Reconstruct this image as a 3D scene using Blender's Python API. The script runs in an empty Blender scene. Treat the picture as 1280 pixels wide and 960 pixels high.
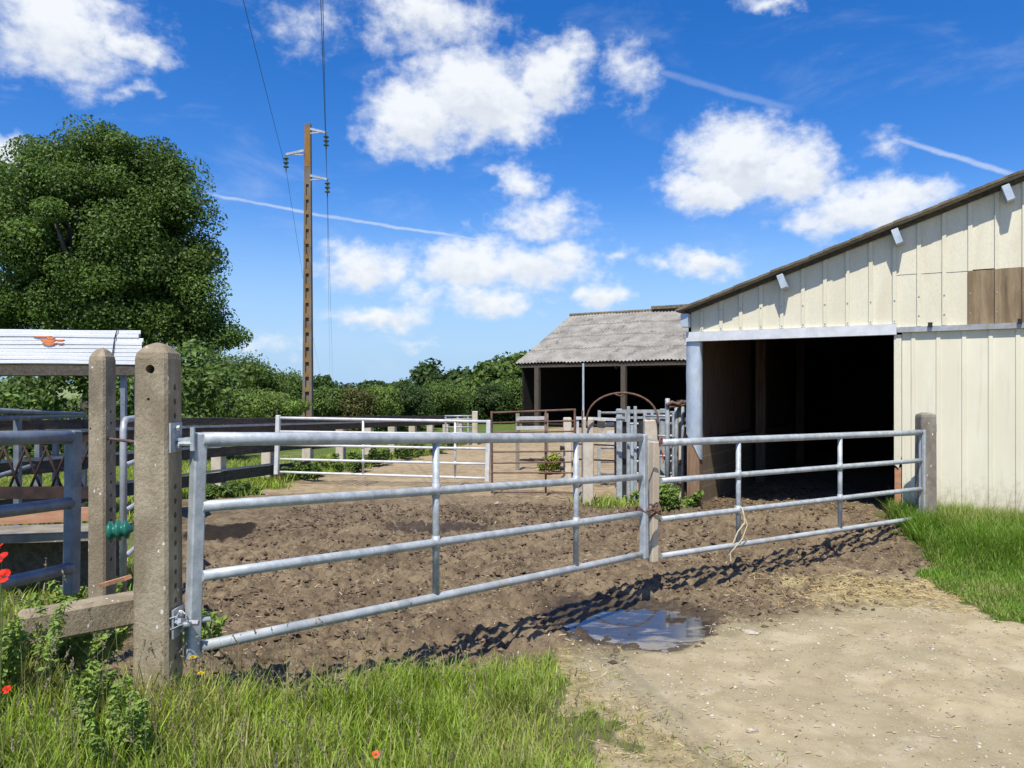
import bpy, math, random
import numpy as np
from mathutils import Vector, Matrix

random.seed(7)
RNG = np.random.default_rng(11)
SC = bpy.context.scene
COL = SC.collection
CAMZ, F = 1.65, 960.0
R = math.radians

def P(px, py, Y):
    """survey point: bearing px, elevation py, distance Y -> world"""
    return Vector(((px - 640) / F * Y, Y, CAMZ - (py - 490) / F * Y))

# ------------------------------------------------------------------ noise
def _hash(ix, iy, seed):
    h = (ix.astype(np.int64) * 374761393 + iy.astype(np.int64) * 668265263 + seed * 974711) & 0x7fffffff
    h = ((h ^ (h >> 13)) * 1274126177) & 0x7fffffff
    return ((h ^ (h >> 16)) & 0xffff) / 65535.0
def vnoise(x, y, seed=0):
    ix, iy = np.floor(x), np.floor(y)
    fx, fy = x - ix, y - iy
    fx, fy = fx*fx*fx*(fx*(fx*6-15)+10), fy*fy*fy*(fy*(fy*6-15)+10)
    a, b = _hash(ix, iy, seed), _hash(ix+1, iy, seed)
    c, d = _hash(ix, iy+1, seed), _hash(ix+1, iy+1, seed)
    return (a*(1-fx)+b*fx)*(1-fy) + (c*(1-fx)+d*fx)*fy
def fbm(x, y, scale, octs=4, seed=0):
    s, a, t = 0, .5, 0
    f = 1/scale
    for o in range(octs):
        s = s + a*vnoise(x*f+17.3*o, y*f-9.1*o, seed+o); t += a; a *= .5; f *= 2.03
    return s/t
def sst(a, b, x):
    t = np.clip((x-a)/(b-a), 0, 1)
    return t*t*(3-2*t)

# ------------------------------------------------------------------ materials
def new_mat(name):
    m = bpy.data.materials.new(name); m.use_nodes = True
    nt = m.node_tree
    for n in list(nt.nodes): nt.nodes.remove(n)
    out = nt.nodes.new('ShaderNodeOutputMaterial')
    return m, nt, out
class G:
    """little node-graph helper"""
    def __init__(s, nt): s.nt = nt
    def n(s, typ, **kw):
        nd = s.nt.nodes.new(typ)
        for k, v in kw.items(): setattr(nd, k, v)
        return nd
    def put(s, sock, v):
        if hasattr(v, 'is_output') or isinstance(v, bpy.types.NodeSocket): s.nt.links.new(v, sock)
        else:
            if isinstance(v, (tuple, list)) and len(v) == 3 and sock.type == 'RGBA': v = (*v, 1)
            sock.default_value = v
    def math(s, op, a, b=None, c=None, clamp=False):
        nd = s.n('ShaderNodeMath', operation=op, use_clamp=clamp); s.put(nd.inputs[0], a)
        if b is not None: s.put(nd.inputs[1], b)
        if c is not None: s.put(nd.inputs[2], c)
        return nd.outputs[0]
    def vmath(s, op, a, b=None):
        nd = s.n('ShaderNodeVectorMath', operation=op); s.put(nd.inputs[0], a)
        if b is not None: s.put(nd.inputs[1], b)
        return nd.outputs['Value'] if op in ('LENGTH', 'DOT_PRODUCT') else nd.outputs['Vector']
    def mix(s, fac, a, b):
        nd = s.n('ShaderNodeMix', data_type='RGBA'); s.put(nd.inputs[0], fac); s.put(nd.inputs[6], a); s.put(nd.inputs[7], b)
        return nd.outputs[2]
    def noise(s, vec, scale, detail=4, rough=.55, dist=0):
        nd = s.n('ShaderNodeTexNoise'); s.put(nd.inputs['Vector'], vec); nd.inputs['Scale'].default_value = scale
        nd.inputs['Detail'].default_value = detail; nd.inputs['Roughness'].default_value = rough; nd.inputs['Distortion'].default_value = dist
        return nd.outputs['Fac']
    def voro(s, vec, scale, feature='F1', out='Distance'):
        nd = s.n('ShaderNodeTexVoronoi', feature=feature); s.put(nd.inputs['Vector'], vec); nd.inputs['Scale'].default_value = scale
        return nd.outputs[out]
    def step(s, v, a, b):
        nd = s.n('ShaderNodeMapRange', interpolation_type='SMOOTHSTEP'); s.put(nd.inputs[0], v)
        nd.inputs[1].default_value = a; nd.inputs[2].default_value = b
        return nd.outputs[0]
    def scale(s, vec, v): return s.vmath('MULTIPLY', vec, v)
    def bump(s, h, strength=.3, dist=.01):
        nd = s.n('ShaderNodeBump'); nd.inputs['Strength'].default_value = strength; nd.inputs['Distance'].default_value = dist
        s.put(nd.inputs['Height'], h); return nd.outputs['Normal']
    def bsdf(s, col, rough=.7, metal=0, normal=None, spec=.5):
        nd = s.n('ShaderNodeBsdfPrincipled'); s.put(nd.inputs['Base Color'], col); s.put(nd.inputs['Roughness'], rough); s.put(nd.inputs['Metallic'], metal)
        nd.inputs['Specular IOR Level'].default_value = spec
        if normal is not None: s.put(nd.inputs['Normal'], normal)
        return nd.outputs[0]
def coords(g):
    co = g.n('ShaderNodeTexCoord').outputs['Object']
    oi = g.n('ShaderNodeObjectInfo').outputs['Random']
    cb = g.n('ShaderNodeCombineXYZ'); g.put(cb.inputs[0], g.math('MULTIPLY', oi, 31.0)); g.put(cb.inputs[2], g.math('MULTIPLY', oi, 17.0))
    return g.vmath('ADD', co, cb.outputs[0])

def mottled(name, c1, c2, c3=None, scale=6, rough=.75, metal=0, bump=.3, bd=.004, bscale=60, stretch=(1,1,1), spots=None, spec=.4, lo=.35, hi=.65):
    m, nt, out = new_mat(name); g = G(nt); v = g.scale(coords(g), stretch)
    a = g.step(g.noise(v, scale, 6, .6), lo, hi)
    col = g.mix(a, c1, c2)
    if c3 is not None:
        b = g.step(g.noise(v, scale*.37+1, 5, .65, .4), .5, .72); col = g.mix(b, col, c3)
    if spots is not None:
        sc, th, cc = spots
        d = g.voro(v, sc); w = g.noise(v, sc*2.5, 3)
        sp = g.step(g.math('ADD', d, g.math('MULTIPLY', w, .12)), th+.03, th)
        sel = g.step(g.noise(v, sc*.45, 2), .5, .58)
        col = g.mix(g.math('MULTIPLY', sp, sel), col, cc)
    fine = g.noise(v, bscale, 5, .65)
    col = g.mix(g.math('MULTIPLY', g.step(fine, .35, .75), .35), col, tuple(x*.62 for x in c1))
    nt.links.new(g.bsdf(col, rough, metal, g.bump(fine, bump, bd), spec), out.inputs[0])
    return m

M = {}
M['galv'] = mottled('galvanised', (.34,.375,.395), (.49,.525,.545), (.30,.315,.32), 16, .55, .2, .25, .003, 150, spec=.4, spots=(34,.16,(.6,.63,.65)))
M['galv_mud'] = mottled('mud_stained_steel', (.46,.37,.26), (.55,.47,.35), (.36,.33,.29), 5, .75, .05, .3, .003, 90, (1,1,.5))
M['galv_black'] = mottled('grimy_black_sheet', (.02,.021,.023), (.05,.052,.055), (.035,.03,.026), 6, .6, .1)
M['galv_old'] = mottled('galvanised_weathered', (.36,.38,.40), (.5,.52,.53), (.33,.29,.25), 7, .5, .35, .15, .002, 120)
M['galv_dark'] = mottled('galvanised_dull', (.17,.20,.24), (.26,.29,.33), (.14,.15,.17), 9, .5, .35, .15, .002, 120)
M['galv_sheet'] = mottled('galvanised_sheet', (.46,.53,.60), (.6,.66,.7), (.4,.46,.52), 5, .45, .3, .3, .006, 14, (1,1,.6))
M['white_sheet'] = mottled('pale_zinc_sheet', (.62,.64,.65), (.70,.71,.72), (.55,.57,.58), 4, .5, .1, .25, .005, 14)
M['galv_low'] = mottled('muddy_galvanised', (.33,.36,.375), (.47,.50,.515), (.33,.27,.19), 8, .6, .15, .25, .003, 150)
M['white_metal'] = mottled('white_painted_steel', (.56,.575,.575), (.68,.69,.685), (.45,.43,.39), 8, .45, 0, .1, .002, 90)
M['concrete'] = mottled('old_concrete', (.25,.20,.13), (.40,.335,.23), (.19,.16,.115), 7, .9, 0, .8, .008, 95, (1,1,.6), (28,.2,(.72,.7,.62)))
M['concrete_dark'] = mottled('grey_lichen_concrete', (.2,.175,.14), (.3,.265,.21), (.12,.1,.085), 6, .9, 0, .6, .006, 70, (1,1,.5), (24,.2,(.6,.58,.52)))
M['concrete_pale'] = mottled('pale_concrete', (.5,.44,.34), (.62,.56,.46), (.33,.26,.18), 5, .9, 0, .4, .004, 70, (1,1,.7))
M['dark_wood'] = mottled('dark_weathered_board', (.066,.054,.042), (.12,.10,.076), (.044,.037,.03), 3, .85, 0, .4, .004, 40, (9,.5,9))
M['dark_wood2'] = mottled('dark_brown_board', (.085,.06,.045), (.14,.10,.07), (.05,.04,.034), 3, .85, 0, .4, .004, 40, (9,.5,9))
M['brown_wood'] = mottled('brown_timber', (.20,.12,.07), (.30,.19,.11), (.12,.075,.045), 4, .85, 0, .4, .004, 40, (8,8,.7))
M['ply'] = mottled('weathered_plywood', (.19,.135,.075), (.30,.225,.135), (.11,.08,.045), 5, .85, 0, .2, .002, 50, (3,3,.35))
M['red_wood'] = mottled('terracotta_timber', (.42,.2,.11), (.55,.3,.18), (.34,.2,.12), 5, .8, 0, .3, .003, 50, (.7,4,4))
M['rust'] = mottled('rusty_steel', (.125,.07,.048), (.2,.115,.08), (.09,.06,.048), 14, .8, .1, .4, .002, 120)
M['rust_dark'] = mottled('dark_rusty_steel', (.025,.016,.013), (.055,.03,.022), (.018,.014,.012), 14, .8, .1, .4, .002, 120)
M['cream'] = mottled('cream_cladding', (.69,.645,.485), (.74,.70,.545), (.66,.61,.45), 1.6, .5, 0, .05, .002, 60, (2,2,.5), spec=.35)
M['black'] = mottled('black_plastic', (.015,.015,.016), (.03,.03,.03), None, 8, .5)
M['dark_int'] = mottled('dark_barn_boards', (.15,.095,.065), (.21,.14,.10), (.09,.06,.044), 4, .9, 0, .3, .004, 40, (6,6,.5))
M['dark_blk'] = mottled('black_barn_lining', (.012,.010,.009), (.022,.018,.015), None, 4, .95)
M['fibro'] = mottled('fibre_cement_sheet', (.23,.215,.185), (.345,.325,.285), (.13,.117,.098), 1.3, .92, 0, .5, .01, 22, spots=(6,.22,(.42,.39,.32)))
M['fibro_moss'] = mottled('mossy_roof_edge', (.13,.10,.06), (.22,.18,.12), (.08,.065,.045), 6, .95, 0, .6, .01, 40)
M['pole'] = mottled('pole_concrete', (.15,.12,.09), (.22,.185,.14), (.24,.13,.035), 1.6, .9, 0, .4, .004, 40, (1,1,1))
M['lichen'] = mottled('orange_lichen', (.25,.125,.025), (.28,.17,.05), (.15,.115,.075), 5, .95, 0, .4, .004, 40)
M['ceramic'] = mottled('dark_glass_insulator', (.05,.09,.085), (.09,.14,.13), None, 12, .25)
M['wire'] = mottled('line_wire', (.03,.032,.036), (.05,.05,.055), None, 3, .6)
M['panel_white'] = mottled('white_panel', (.76,.78,.8), (.82,.83,.84), None, 3, .5, 0, .05, .002, 40)
M['orange'] = mottled('orange_print', (.72,.2,.06), (.78,.27,.1), None, 12, .6)
M['green_plastic'] = mottled('green_plastic', (.01,.1,.07), (.02,.15,.11), None, 12, .3)
M['rope'] = mottled('pale_twine', (.55,.46,.3), (.7,.6,.42), None, 60, .9)
M['red_twine'] = mottled('red_twine', (.35,.08,.05), (.45,.12,.08), None, 60, .9)
M['stone'] = mottled('field_stone', (.34,.29,.22), (.48,.43,.34), (.25,.2,.15), 12, .9, 0, .5, .004, 60)
M['bark'] = mottled('bark', (.08,.06,.045), (.14,.11,.085), None, 3, .95, 0, .8, .03, 14, (3,3,.6))

def cream_low():
    m, nt, out = new_mat('cream_cladding_splashed'); g = G(nt)
    geo = g.n('ShaderNodeNewGeometry').outputs['Position']; sp = g.n('ShaderNodeSeparateXYZ'); g.put(sp.inputs[0], geo)
    n1 = g.noise(g.scale(geo, (2,2,.5)), 1.6, 5); n2 = g.noise(geo, 14, 6, .7); n3 = g.noise(g.scale(geo, (14,14,.5)), 2, 5, .6)
    col = g.mix(g.step(n1, .35, .65), (.68,.635,.475), (.74,.70,.545)); col = g.mix(g.math('MULTIPLY', g.step(n3, .56, .74), .35), col, (.5,.44,.31))
    h = g.math('SUBTRACT', sp.outputs[2], g.math('MULTIPLY', g.math('SUBTRACT', n2, .5), 1.1))
    col = g.mix(g.math('MULTIPLY', g.step(h, .75, .25), .55), col, (.36,.29,.19))
    nt.links.new(g.bsdf(col, .55, 0, g.bump(g.noise(geo, 5, 3), .08, .02), .35), out.inputs[0]); return m
M['cream_low'] = cream_low()
def block_mat():
    m, nt, out = new_mat('brown_block_wall'); g = G(nt)
    co = g.n('ShaderNodeTexCoord').outputs['UV']
    br = g.n('ShaderNodeTexBrick'); g.put(br.inputs['Vector'], co); br.inputs['Scale'].default_value = 1
    br.inputs['Color1'].default_value = (.2,.15,.09,1); br.inputs['Color2'].default_value = (.25,.19,.115,1); br.inputs['Mortar'].default_value = (.34,.28,.19,1)
    br.inputs['Mortar Size'].default_value = .008; br.inputs['Brick Width'].default_value = .5; br.inputs['Row Height'].default_value = .2
    n = g.noise(co, 18, 5); col = g.mix(g.math('MULTIPLY', n, .5), br.outputs['Color'], (.12,.09,.055))
    nt.links.new(g.bsdf(col, .95, 0, g.bump(n, .4, .006)), out.inputs[0]); return m
M['block'] = block_mat()

def leaf_mat(name, trans=.35, rough=.5, spec=.3):
    m, nt, out = new_mat(name); g = G(nt)
    at = g.n('ShaderNodeAttribute'); at.attribute_name = 'tint'
    b = g.bsdf(at.outputs['Color'], rough, 0, None, spec)
    t = g.n('ShaderNodeBsdfTranslucent'); g.put(t.inputs[0], g.mix(.5, at.outputs['Color'], g.vmath('MULTIPLY', at.outputs['Color'], (1.3,1.25,.5))))
    mx = g.n('ShaderNodeMixShader'); mx.inputs[0].default_value = trans
    nt.links.new(b, mx.inputs[1]); nt.links.new(t.outputs[0], mx.inputs[2]); nt.links.new(mx.outputs[0], out.inputs[0])
    return m
M['leaf'] = leaf_mat('leaf'); M['blade'] = leaf_mat('grass_blade', .4, .45, .35); M['petal'] = leaf_mat('petal', .35, .6, .2)
M['straw'] = leaf_mat('straw_stalk', .15, .6, .3)

def water_mat():
    m, nt, out = new_mat('puddle_water'); g = G(nt)
    co = g.n('ShaderNodeTexCoord').outputs['Object']
    n = g.noise(co, 9, 4, .6)
    sep = g.n('ShaderNodeSeparateXYZ'); g.put(sep.inputs[0], co)
    nearb = g.step(sep.outputs[1], .0, -.55)
    scum = g.step(g.math('ADD', g.noise(g.scale(co, (1, 2.2, 1)), 4, 6, .65, .5), g.math('MULTIPLY', nearb, .22)), .5, .7)
    col = g.mix(scum, (.05,.042,.032), (.24,.215,.165))
    rg = g.math('ADD', g.math('MULTIPLY', scum, .22), .025)
    b = g.n('ShaderNodeBsdfPrincipled'); g.put(b.inputs['Base Color'], col); g.put(b.inputs['Roughness'], rg)
    b.inputs['IOR'].default_value = 1.5; b.inputs['Specular IOR Level'].default_value = .9
    g.put(b.inputs['Normal'], g.bump(n, .04, .004)); nt.links.new(b.outputs[0], out.inputs[0]); return m
M['water'] = water_mat()

# ------------------------------------------------------------------ mesh builder
def ident(o, label=None, cat=None, group=None, kind=None):
    if label: o['label'] = label
    if cat: o['category'] = cat
    if group: o['group'] = group
    if kind: o['kind'] = kind
    return o
def thing(name, label, cat, loc, group=None):
    o = bpy.data.objects.new(name, None); COL.objects.link(o); o.location = loc; o.empty_display_size = .1
    return ident(o, label, cat, group)
def world_loc(o):
    v = Vector((0,0,0))
    while o is not None: v += Vector(o.location); o = o.parent
    return v
class MB:
    """collects shapes in world coordinates"""
    def __init__(s): s.v, s.f, s.uv = [], [], {}
    def add(s, vs, fs):
        b = len(s.v); s.v += [Vector(x) for x in vs]; s.f += [tuple(b+i for i in f) for f in fs]; return s
    def box8(s, p): return s.add(p, [(0,3,2,1),(4,5,6,7),(0,1,5,4),(1,2,6,5),(2,3,7,6),(3,0,4,7)])
    def box(s, c, size, ax=None, bev=0):
        """ax: 3 axis vectors"""
        c = Vector(c); ax = ax or (Vector((1,0,0)), Vector((0,1,0)), Vector((0,0,1)))
        h = [size[i]/2 for i in range(3)]
        if bev <= 0:
            return s.box8([c + ax[0]*h[0]*sx + ax[1]*h[1]*sy + ax[2]*h[2]*sz for sz in (-1,1) for sx,sy in ((-1,-1),(1,-1),(1,1),(-1,1))])
        b = bev
        # chamfered along the four long (third-axis) edges and the ends
        ring = [(-h[0]+b,-h[1]),(h[0]-b,-h[1]),(h[0],-h[1]+b),(h[0],h[1]-b),(h[0]-b,h[1]),(-h[0]+b,h[1]),(-h[0],h[1]-b),(-h[0],-h[1]+b)]
        vs = []
        for z, k in ((-h[2],1-b/max(h[0],.001)),(-h[2]+b,1),(h[2]-b,1),(h[2],1-b/max(h[0],.001))):
            kx = 1 if k == 1 else (h[0]-b)/h[0]; ky = 1 if k == 1 else (h[1]-b)/h[1]
            vs += [c + ax[0]*x*kx + ax[1]*y*ky + ax[2]*z for x, y in ring]
        fs = [tuple(range(7,-1,-1)), tuple(range(24,32))]
        for r in range(3):
            for i in range(8): j = (i+1) % 8; fs.append((r*8+i, r*8+j, r*8+8+j, r*8+8+i))
        return s.add(vs, fs)
    def bar(s, a, b, w, d=None, side=None, bev=0):
        """box section from a to b; side = direction of width"""
        a, b = Vector(a), Vector(b); z = (b-a).normalized()
        side = Vector(side) if side is not None else Vector((1,0,0))
        x = (side - z*side.dot(z)).normalized(); y = z.cross(x)
        return s.box((a+b)/2, (w, d or w, (b-a).length), (x, y, z), bev)
    def tube(s, pts, r, n=12, cap=True):
        pts = [Vector(p) for p in pts]; rs = r if isinstance(r, (list, tuple)) else [r]*len(pts)
        vs, fs = [], []; x = None
        for i, p in enumerate(pts):
            t = (pts[min(i+1, len(pts)-1)] - pts[max(i-1, 0)]).normalized()
            if x is None: x = t.orthogonal().normalized()
            x = (x - t*x.dot(t)).normalized(); y = t.cross(x)
            vs += [p + (x*math.cos(2*math.pi*k/n) + y*math.sin(2*math.pi*k/n))*rs[i] for k in range(n)]
        for i in range(len(pts)-1):
            for k in range(n): j = (k+1) % n; fs.append((i*n+k, i*n+j, i*n+n+j, i*n+n+k))
        if cap: fs += [tuple(range(n-1,-1,-1)), tuple(range((len(pts)-1)*n, len(pts)*n))]
        return s.add(vs, fs)
    def lathe(s, c, prof, n=12, axis=None):
        z = Vector(axis).normalized() if axis is not None else Vector((0,0,1)); x = z.orthogonal().normalized(); y = z.cross(x); c = Vector(c)
        vs, fs = [], []
        for r, h in prof: vs += [c + z*h + (x*math.cos(2*math.pi*k/n)+y*math.sin(2*math.pi*k/n))*r for k in range(n)]
        for i in range(len(prof)-1):
            for k in range(n): j = (k+1) % n; fs.append((i*n+k, i*n+j, i*n+n+j, i*n+n+k))
        fs += [tuple(range(n-1,-1,-1)), tuple(range((len(prof)-1)*n, len(prof)*n))]
        return s.add(vs, fs)
    def build(s, name, mat, parent=None, smooth=False, loc=None):
        off = world_loc(parent) if parent is not None else (Vector(loc) if loc is not None else Vector((0,0,0)))
        me = bpy.data.meshes.new(name); me.from_pydata([v - off for v in s.v], [], s.f); me.update()
        me.materials.append(M[mat] if isinstance(mat, str) else mat)
        if smooth:
            me.polygons.foreach_set('use_smooth', [len(p.vertices) <= 4 for p in me.polygons])
        o = bpy.data.objects.new(name, me); COL.objects.link(o)
        if parent is not None: o.parent = parent
        else: o.location = off
        return o
def fast_mesh(name, V, Fq, mat, tint=None, parent=None, loc=(0,0,0), smooth=False):
    """V (n,3) world; Fq (m,k) faces, all with k corners; tint (n,3)"""
    off = np.array(world_loc(parent) if parent is not None else loc, dtype=np.float64)
    V = np.asarray(V) - off; Fq = np.asarray(Fq); m, k = Fq.shape
    me = bpy.data.meshes.new(name)
    me.vertices.add(len(V)); me.vertices.foreach_set('co', V.astype(np.float32).ravel())
    me.loops.add(m*k); me.loops.foreach_set('vertex_index', Fq.astype(np.int32).ravel())
    me.polygons.add(m); me.polygons.foreach_set('loop_start', (np.arange(m)*k).astype(np.int32))
    me.polygons.foreach_set('use_smooth', np.full(m, smooth))
    if tint is not None:
        at = me.color_attributes.new('tint', 'FLOAT_COLOR', 'POINT')
        at.data.foreach_set('color', np.c_[tint, np.ones(len(V))].astype(np.float32).ravel())
    me.update(calc_edges=True); me.validate()
    me.materials.append(M[mat] if isinstance(mat, str) else mat)
    o = bpy.data.objects.new(name, me); COL.objects.link(o)
    if parent is not None: o.parent = parent
    else: o.location = off
    return o
def cut(o, cutter_mb):
    """drill holes, then throw the drill away"""
    c = cutter_mb.build('drill', 'black')
    md = o.modifiers.new('holes', 'BOOLEAN'); md.operation = 'DIFFERENCE'; md.object = c; md.solver = 'EXACT'
    bpy.context.view_layer.update()
    dg = bpy.context.evaluated_depsgraph_get()
    me = bpy.data.meshes.new_from_object(o.evaluated_get(dg)); o.modifiers.clear(); o.data = me
    bpy.data.objects.remove(c)
XA, YA, ZA = Vector((1,0,0)), Vector((0,1,0)), Vector((0,0,1))

# ------------------------------------------------------------------ barn frame of reference
U = Vector((.863, -.504, 0)).normalized(); VB = Vector((-U.y, U.x, 0))      # along the gable wall, into the barn
J = Vector((4.318, 8.6, 0))                                               # right jamb of the opening
def W(t, d, z): return J + U*t - VB*d + ZA*z                               # d = out towards the road
TL, BZ = -2.38, .17

# ------------------------------------------------------------------ ground
def fence_x(y): return -4.545 + (y-14.3)*.23
def zones(x, y):
    wx = (fbm(x, y, .55, 4, 5)-.5); wy = (fbm(x, y, .5, 4, 9)-.5)
    xw, yw = x + wx*.75 + .25*(fbm(x, y, .14, 2, 15)-.5), y + wy*.65
    # verge of grass in the near left
    f = 3.62 + (np.maximum(xw, -1.6)+1.23)*.84
    gx = np.interp(yw, [0, 2.4, 3.37, 3.86, 4.28, 5], [1.0, .78, .62, .42, .28, .1])
    verge = sst(-.10, .14, np.minimum(f-yw, (gx-xw)))
    dryv = sst(-.7, .05, gx-xw)*sst(-.1,.15, f-yw)*(1-verge)
    # rough ground on the left beyond the kerb beam
    leftg = sst(0, -.35, xw + np.maximum(2.0, .455*yw))*sst(2.0, 3.0, yw)
    # right hand grass in front of the cladding
    rg = sst(-.08, .12, np.minimum(xw-(3.42+(yw-5.8)*.24), yw-5.48))*sst(9.3, 8.8, y)
    # field beyond the wooden fence
    fld = sst(.1, -.35, xw-fence_x(yw))*sst(6.5, 8.5, y)
    edge = sst(1.0, .35, xw-fence_x(yw) + wx*.6)*sst(11.3, 12.6, y)
    far = sst(27, 31, y)*sst(2.0,-2.5, xw-(y-30)*.5)
    penw = sst(.35, .1, np.hypot((xw-1.6)/1.0, (yw-11.3)/.55)-.55)
    grass = np.clip(np.maximum.reduce([verge, leftg*.9, rg, fld, edge, far*np.where(y>40,1,.8), penw*.8]), 0, 1)
    line = 4.87 + .65*(xw-.3)
    road = sst(.34, -.75, yw-line)
    dry = sst(11.0, 13.2, yw + wx)
    straw = np.clip(.75*dryv + .85*sst(1.15, .25, np.hypot((xw-2.75+wx*.9-.25*(yw-6.3))/1.2, (yw-6.3+wy*.5)/.5)), 0, 1)
    wet = np.clip(sst(1.35, .85, np.hypot((x-.86)/.58+wx*.7, (y-5.6)/.6+wy*.7))
          + sst(1.1, .8, np.hypot((x+.95)/.75+wx*.6, (y-9.3)/.45)) + 0, 0, 1)
    return grass, road, dry, straw, wet
def height(x, y, detail=True):
    x = np.asarray(x, dtype=float); y = np.asarray(y, dtype=float)
    h = .45*np.exp(-(((x+2.1)/1.5)**2 + ((y-2.7)/1.5)**2)) + .12*np.exp(-(((x+2.35)/.45)**2 + ((y-2.45)/.5)**2)) + .16*np.exp(-(((x+2.1)/.28)**2 + ((y-3.0)/.3)**2))
    t = (x-J.x)*U.x + (y-J.y)*U.y; s = -((x-J.x)*VB.x + (y-J.y)*VB.y)
    h = h + BZ*sst(2.2, .3, s)*sst(-3.3, -2.3, t)
    h = h + .06*sst(3.2, 4.4, x)*sst(4.4, 5.6, y)*sst(2.4,.5,s)
    h = h + 2.6*sst(110, 300, y) + 2.2*sst(60, 260, -x)*sst(20, 90, y)
    pud = np.exp(-(((x-.92)/.5)**2 + ((y-5.5)/.5)**2)**1.2); h = h - .075*pud
    pud2 = np.exp(-(((x+.95)/.6)**2 + ((y-9.3)/.4)**2)); h = h - .035*pud2
    pud3 = np.exp(-(((x-.6)/1.0)**2 + ((y-19)/.9)**2)); h = h - .06*pud3
    if detail:
        grass, road, dry, straw, wet = zones(x, y)
        near = sst(24, 14, y)*sst(-9, -6, x)*sst(9, 7, x)
        mud = (1-road)*(1-.7*dry)*(1-.75*grass)*sst(.1, -.4, s*0-0+(-s))*1.0 if False else (1-road)*(1-.7*dry)*(1-.75*grass)
        inside = sst(.0, -.3, s)*sst(-2.5,-2.2,t)
        mud = mud*(1-.6*inside)
        big = fbm(x, y, .42, 3, 21)-.5
        clod = np.abs(fbm(x, y, .15, 4, 31)-.5)*2
        n2 = fbm(x, y, .07, 3, 41)-.5
        calm = 1-.92*np.clip(pud*1.5, 0, 1)
        h = h + near*calm*mud*(big*.10 + (.35-clod)*.10 + n2*.075 + (fbm(x, y, .045, 2, 47)-.5)*.03)
        q_ = x-.42*(y-2); rut = np.exp(-((q_-.95)/.16)**2) + np.exp(-((q_-2.3)/.16)**2); h = h - .014*rut*road*near*sst(7.5, 5.5, y)
        h = h + near*(1-mud)*((fbm(x, y, .8, 3, 51)-.5)*.03 + (fbm(x, y, .12, 3, 61)-.5)*.009)
    return h
def hz(x, y): return float(height(np.array([x]), np.array([y]))[0])

def axis_coords(lo, hi, step, far_lo, far_hi, g=1.09):
    mid = list(np.arange(lo, hi+1e-6, step)); a = []; s = step; c = lo
    while c > far_lo: s = min(s*g, 60); c -= s; a.append(c)
    b = []; s = step; c = hi
    while c < far_hi: s = min(s*g, 60); c += s; b.append(c)
    return np.array(a[::-1] + mid + b)
gx = axis_coords(-3.0, 4.8, .021, -900, 900); gy = axis_coords(2.2, 8.6, .021, -60, 1500, 1.05)
GX, GY = np.meshgrid(gx, gy)
GZ = height(GX, GY)
nx, ny = len(gx), len(gy)
hr = np.random.default_rng(77)
for _ in range(950):                       # hoof prints trodden into the mud
    hx, hy = hr.uniform(-2.6, 4.2), hr.uniform(3.6, 10.5)
    gv, rv, dv_, sv_, wv_ = [float(q[0]) for q in zones(np.array([hx]), np.array([hy]))]
    if gv > .2 or rv > .55 or (hx > 4.0): continue
    rad = hr.uniform(.035, .07); an = hr.uniform(0, 3.14); dp = hr.uniform(.012, .03)*(1-rv)
    i0, i1 = np.searchsorted(gx, [hx-.22, hx+.22]); j0, j1 = np.searchsorted(gy, [hy-.22, hy+.22])
    if i1-i0 < 2 or j1-j0 < 2: continue
    ax_, ay_ = GX[j0:j1, i0:i1]-hx, GY[j0:j1, i0:i1]-hy
    e_ = np.hypot((ax_*math.cos(an)+ay_*math.sin(an))/1.25, -ax_*math.sin(an)+ay_*math.cos(an))/rad
    GZ[j0:j1, i0:i1] += -dp*np.exp(-(e_**4)) + dp*.55*np.exp(-((e_-1.45)/.35)**2)*np.clip(1+.8*np.sin(3*np.arctan2(ay_, ax_)+an*5), 0, 2)
idx = np.arange(nx*ny).reshape(ny, nx)
quads = np.stack([idx[:-1,:-1], idx[:-1,1:], idx[1:,1:], idx[1:,:-1]], -1).reshape(-1, 4)
zg, zr, zd, zs, zw = zones(GX, GY)

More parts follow.
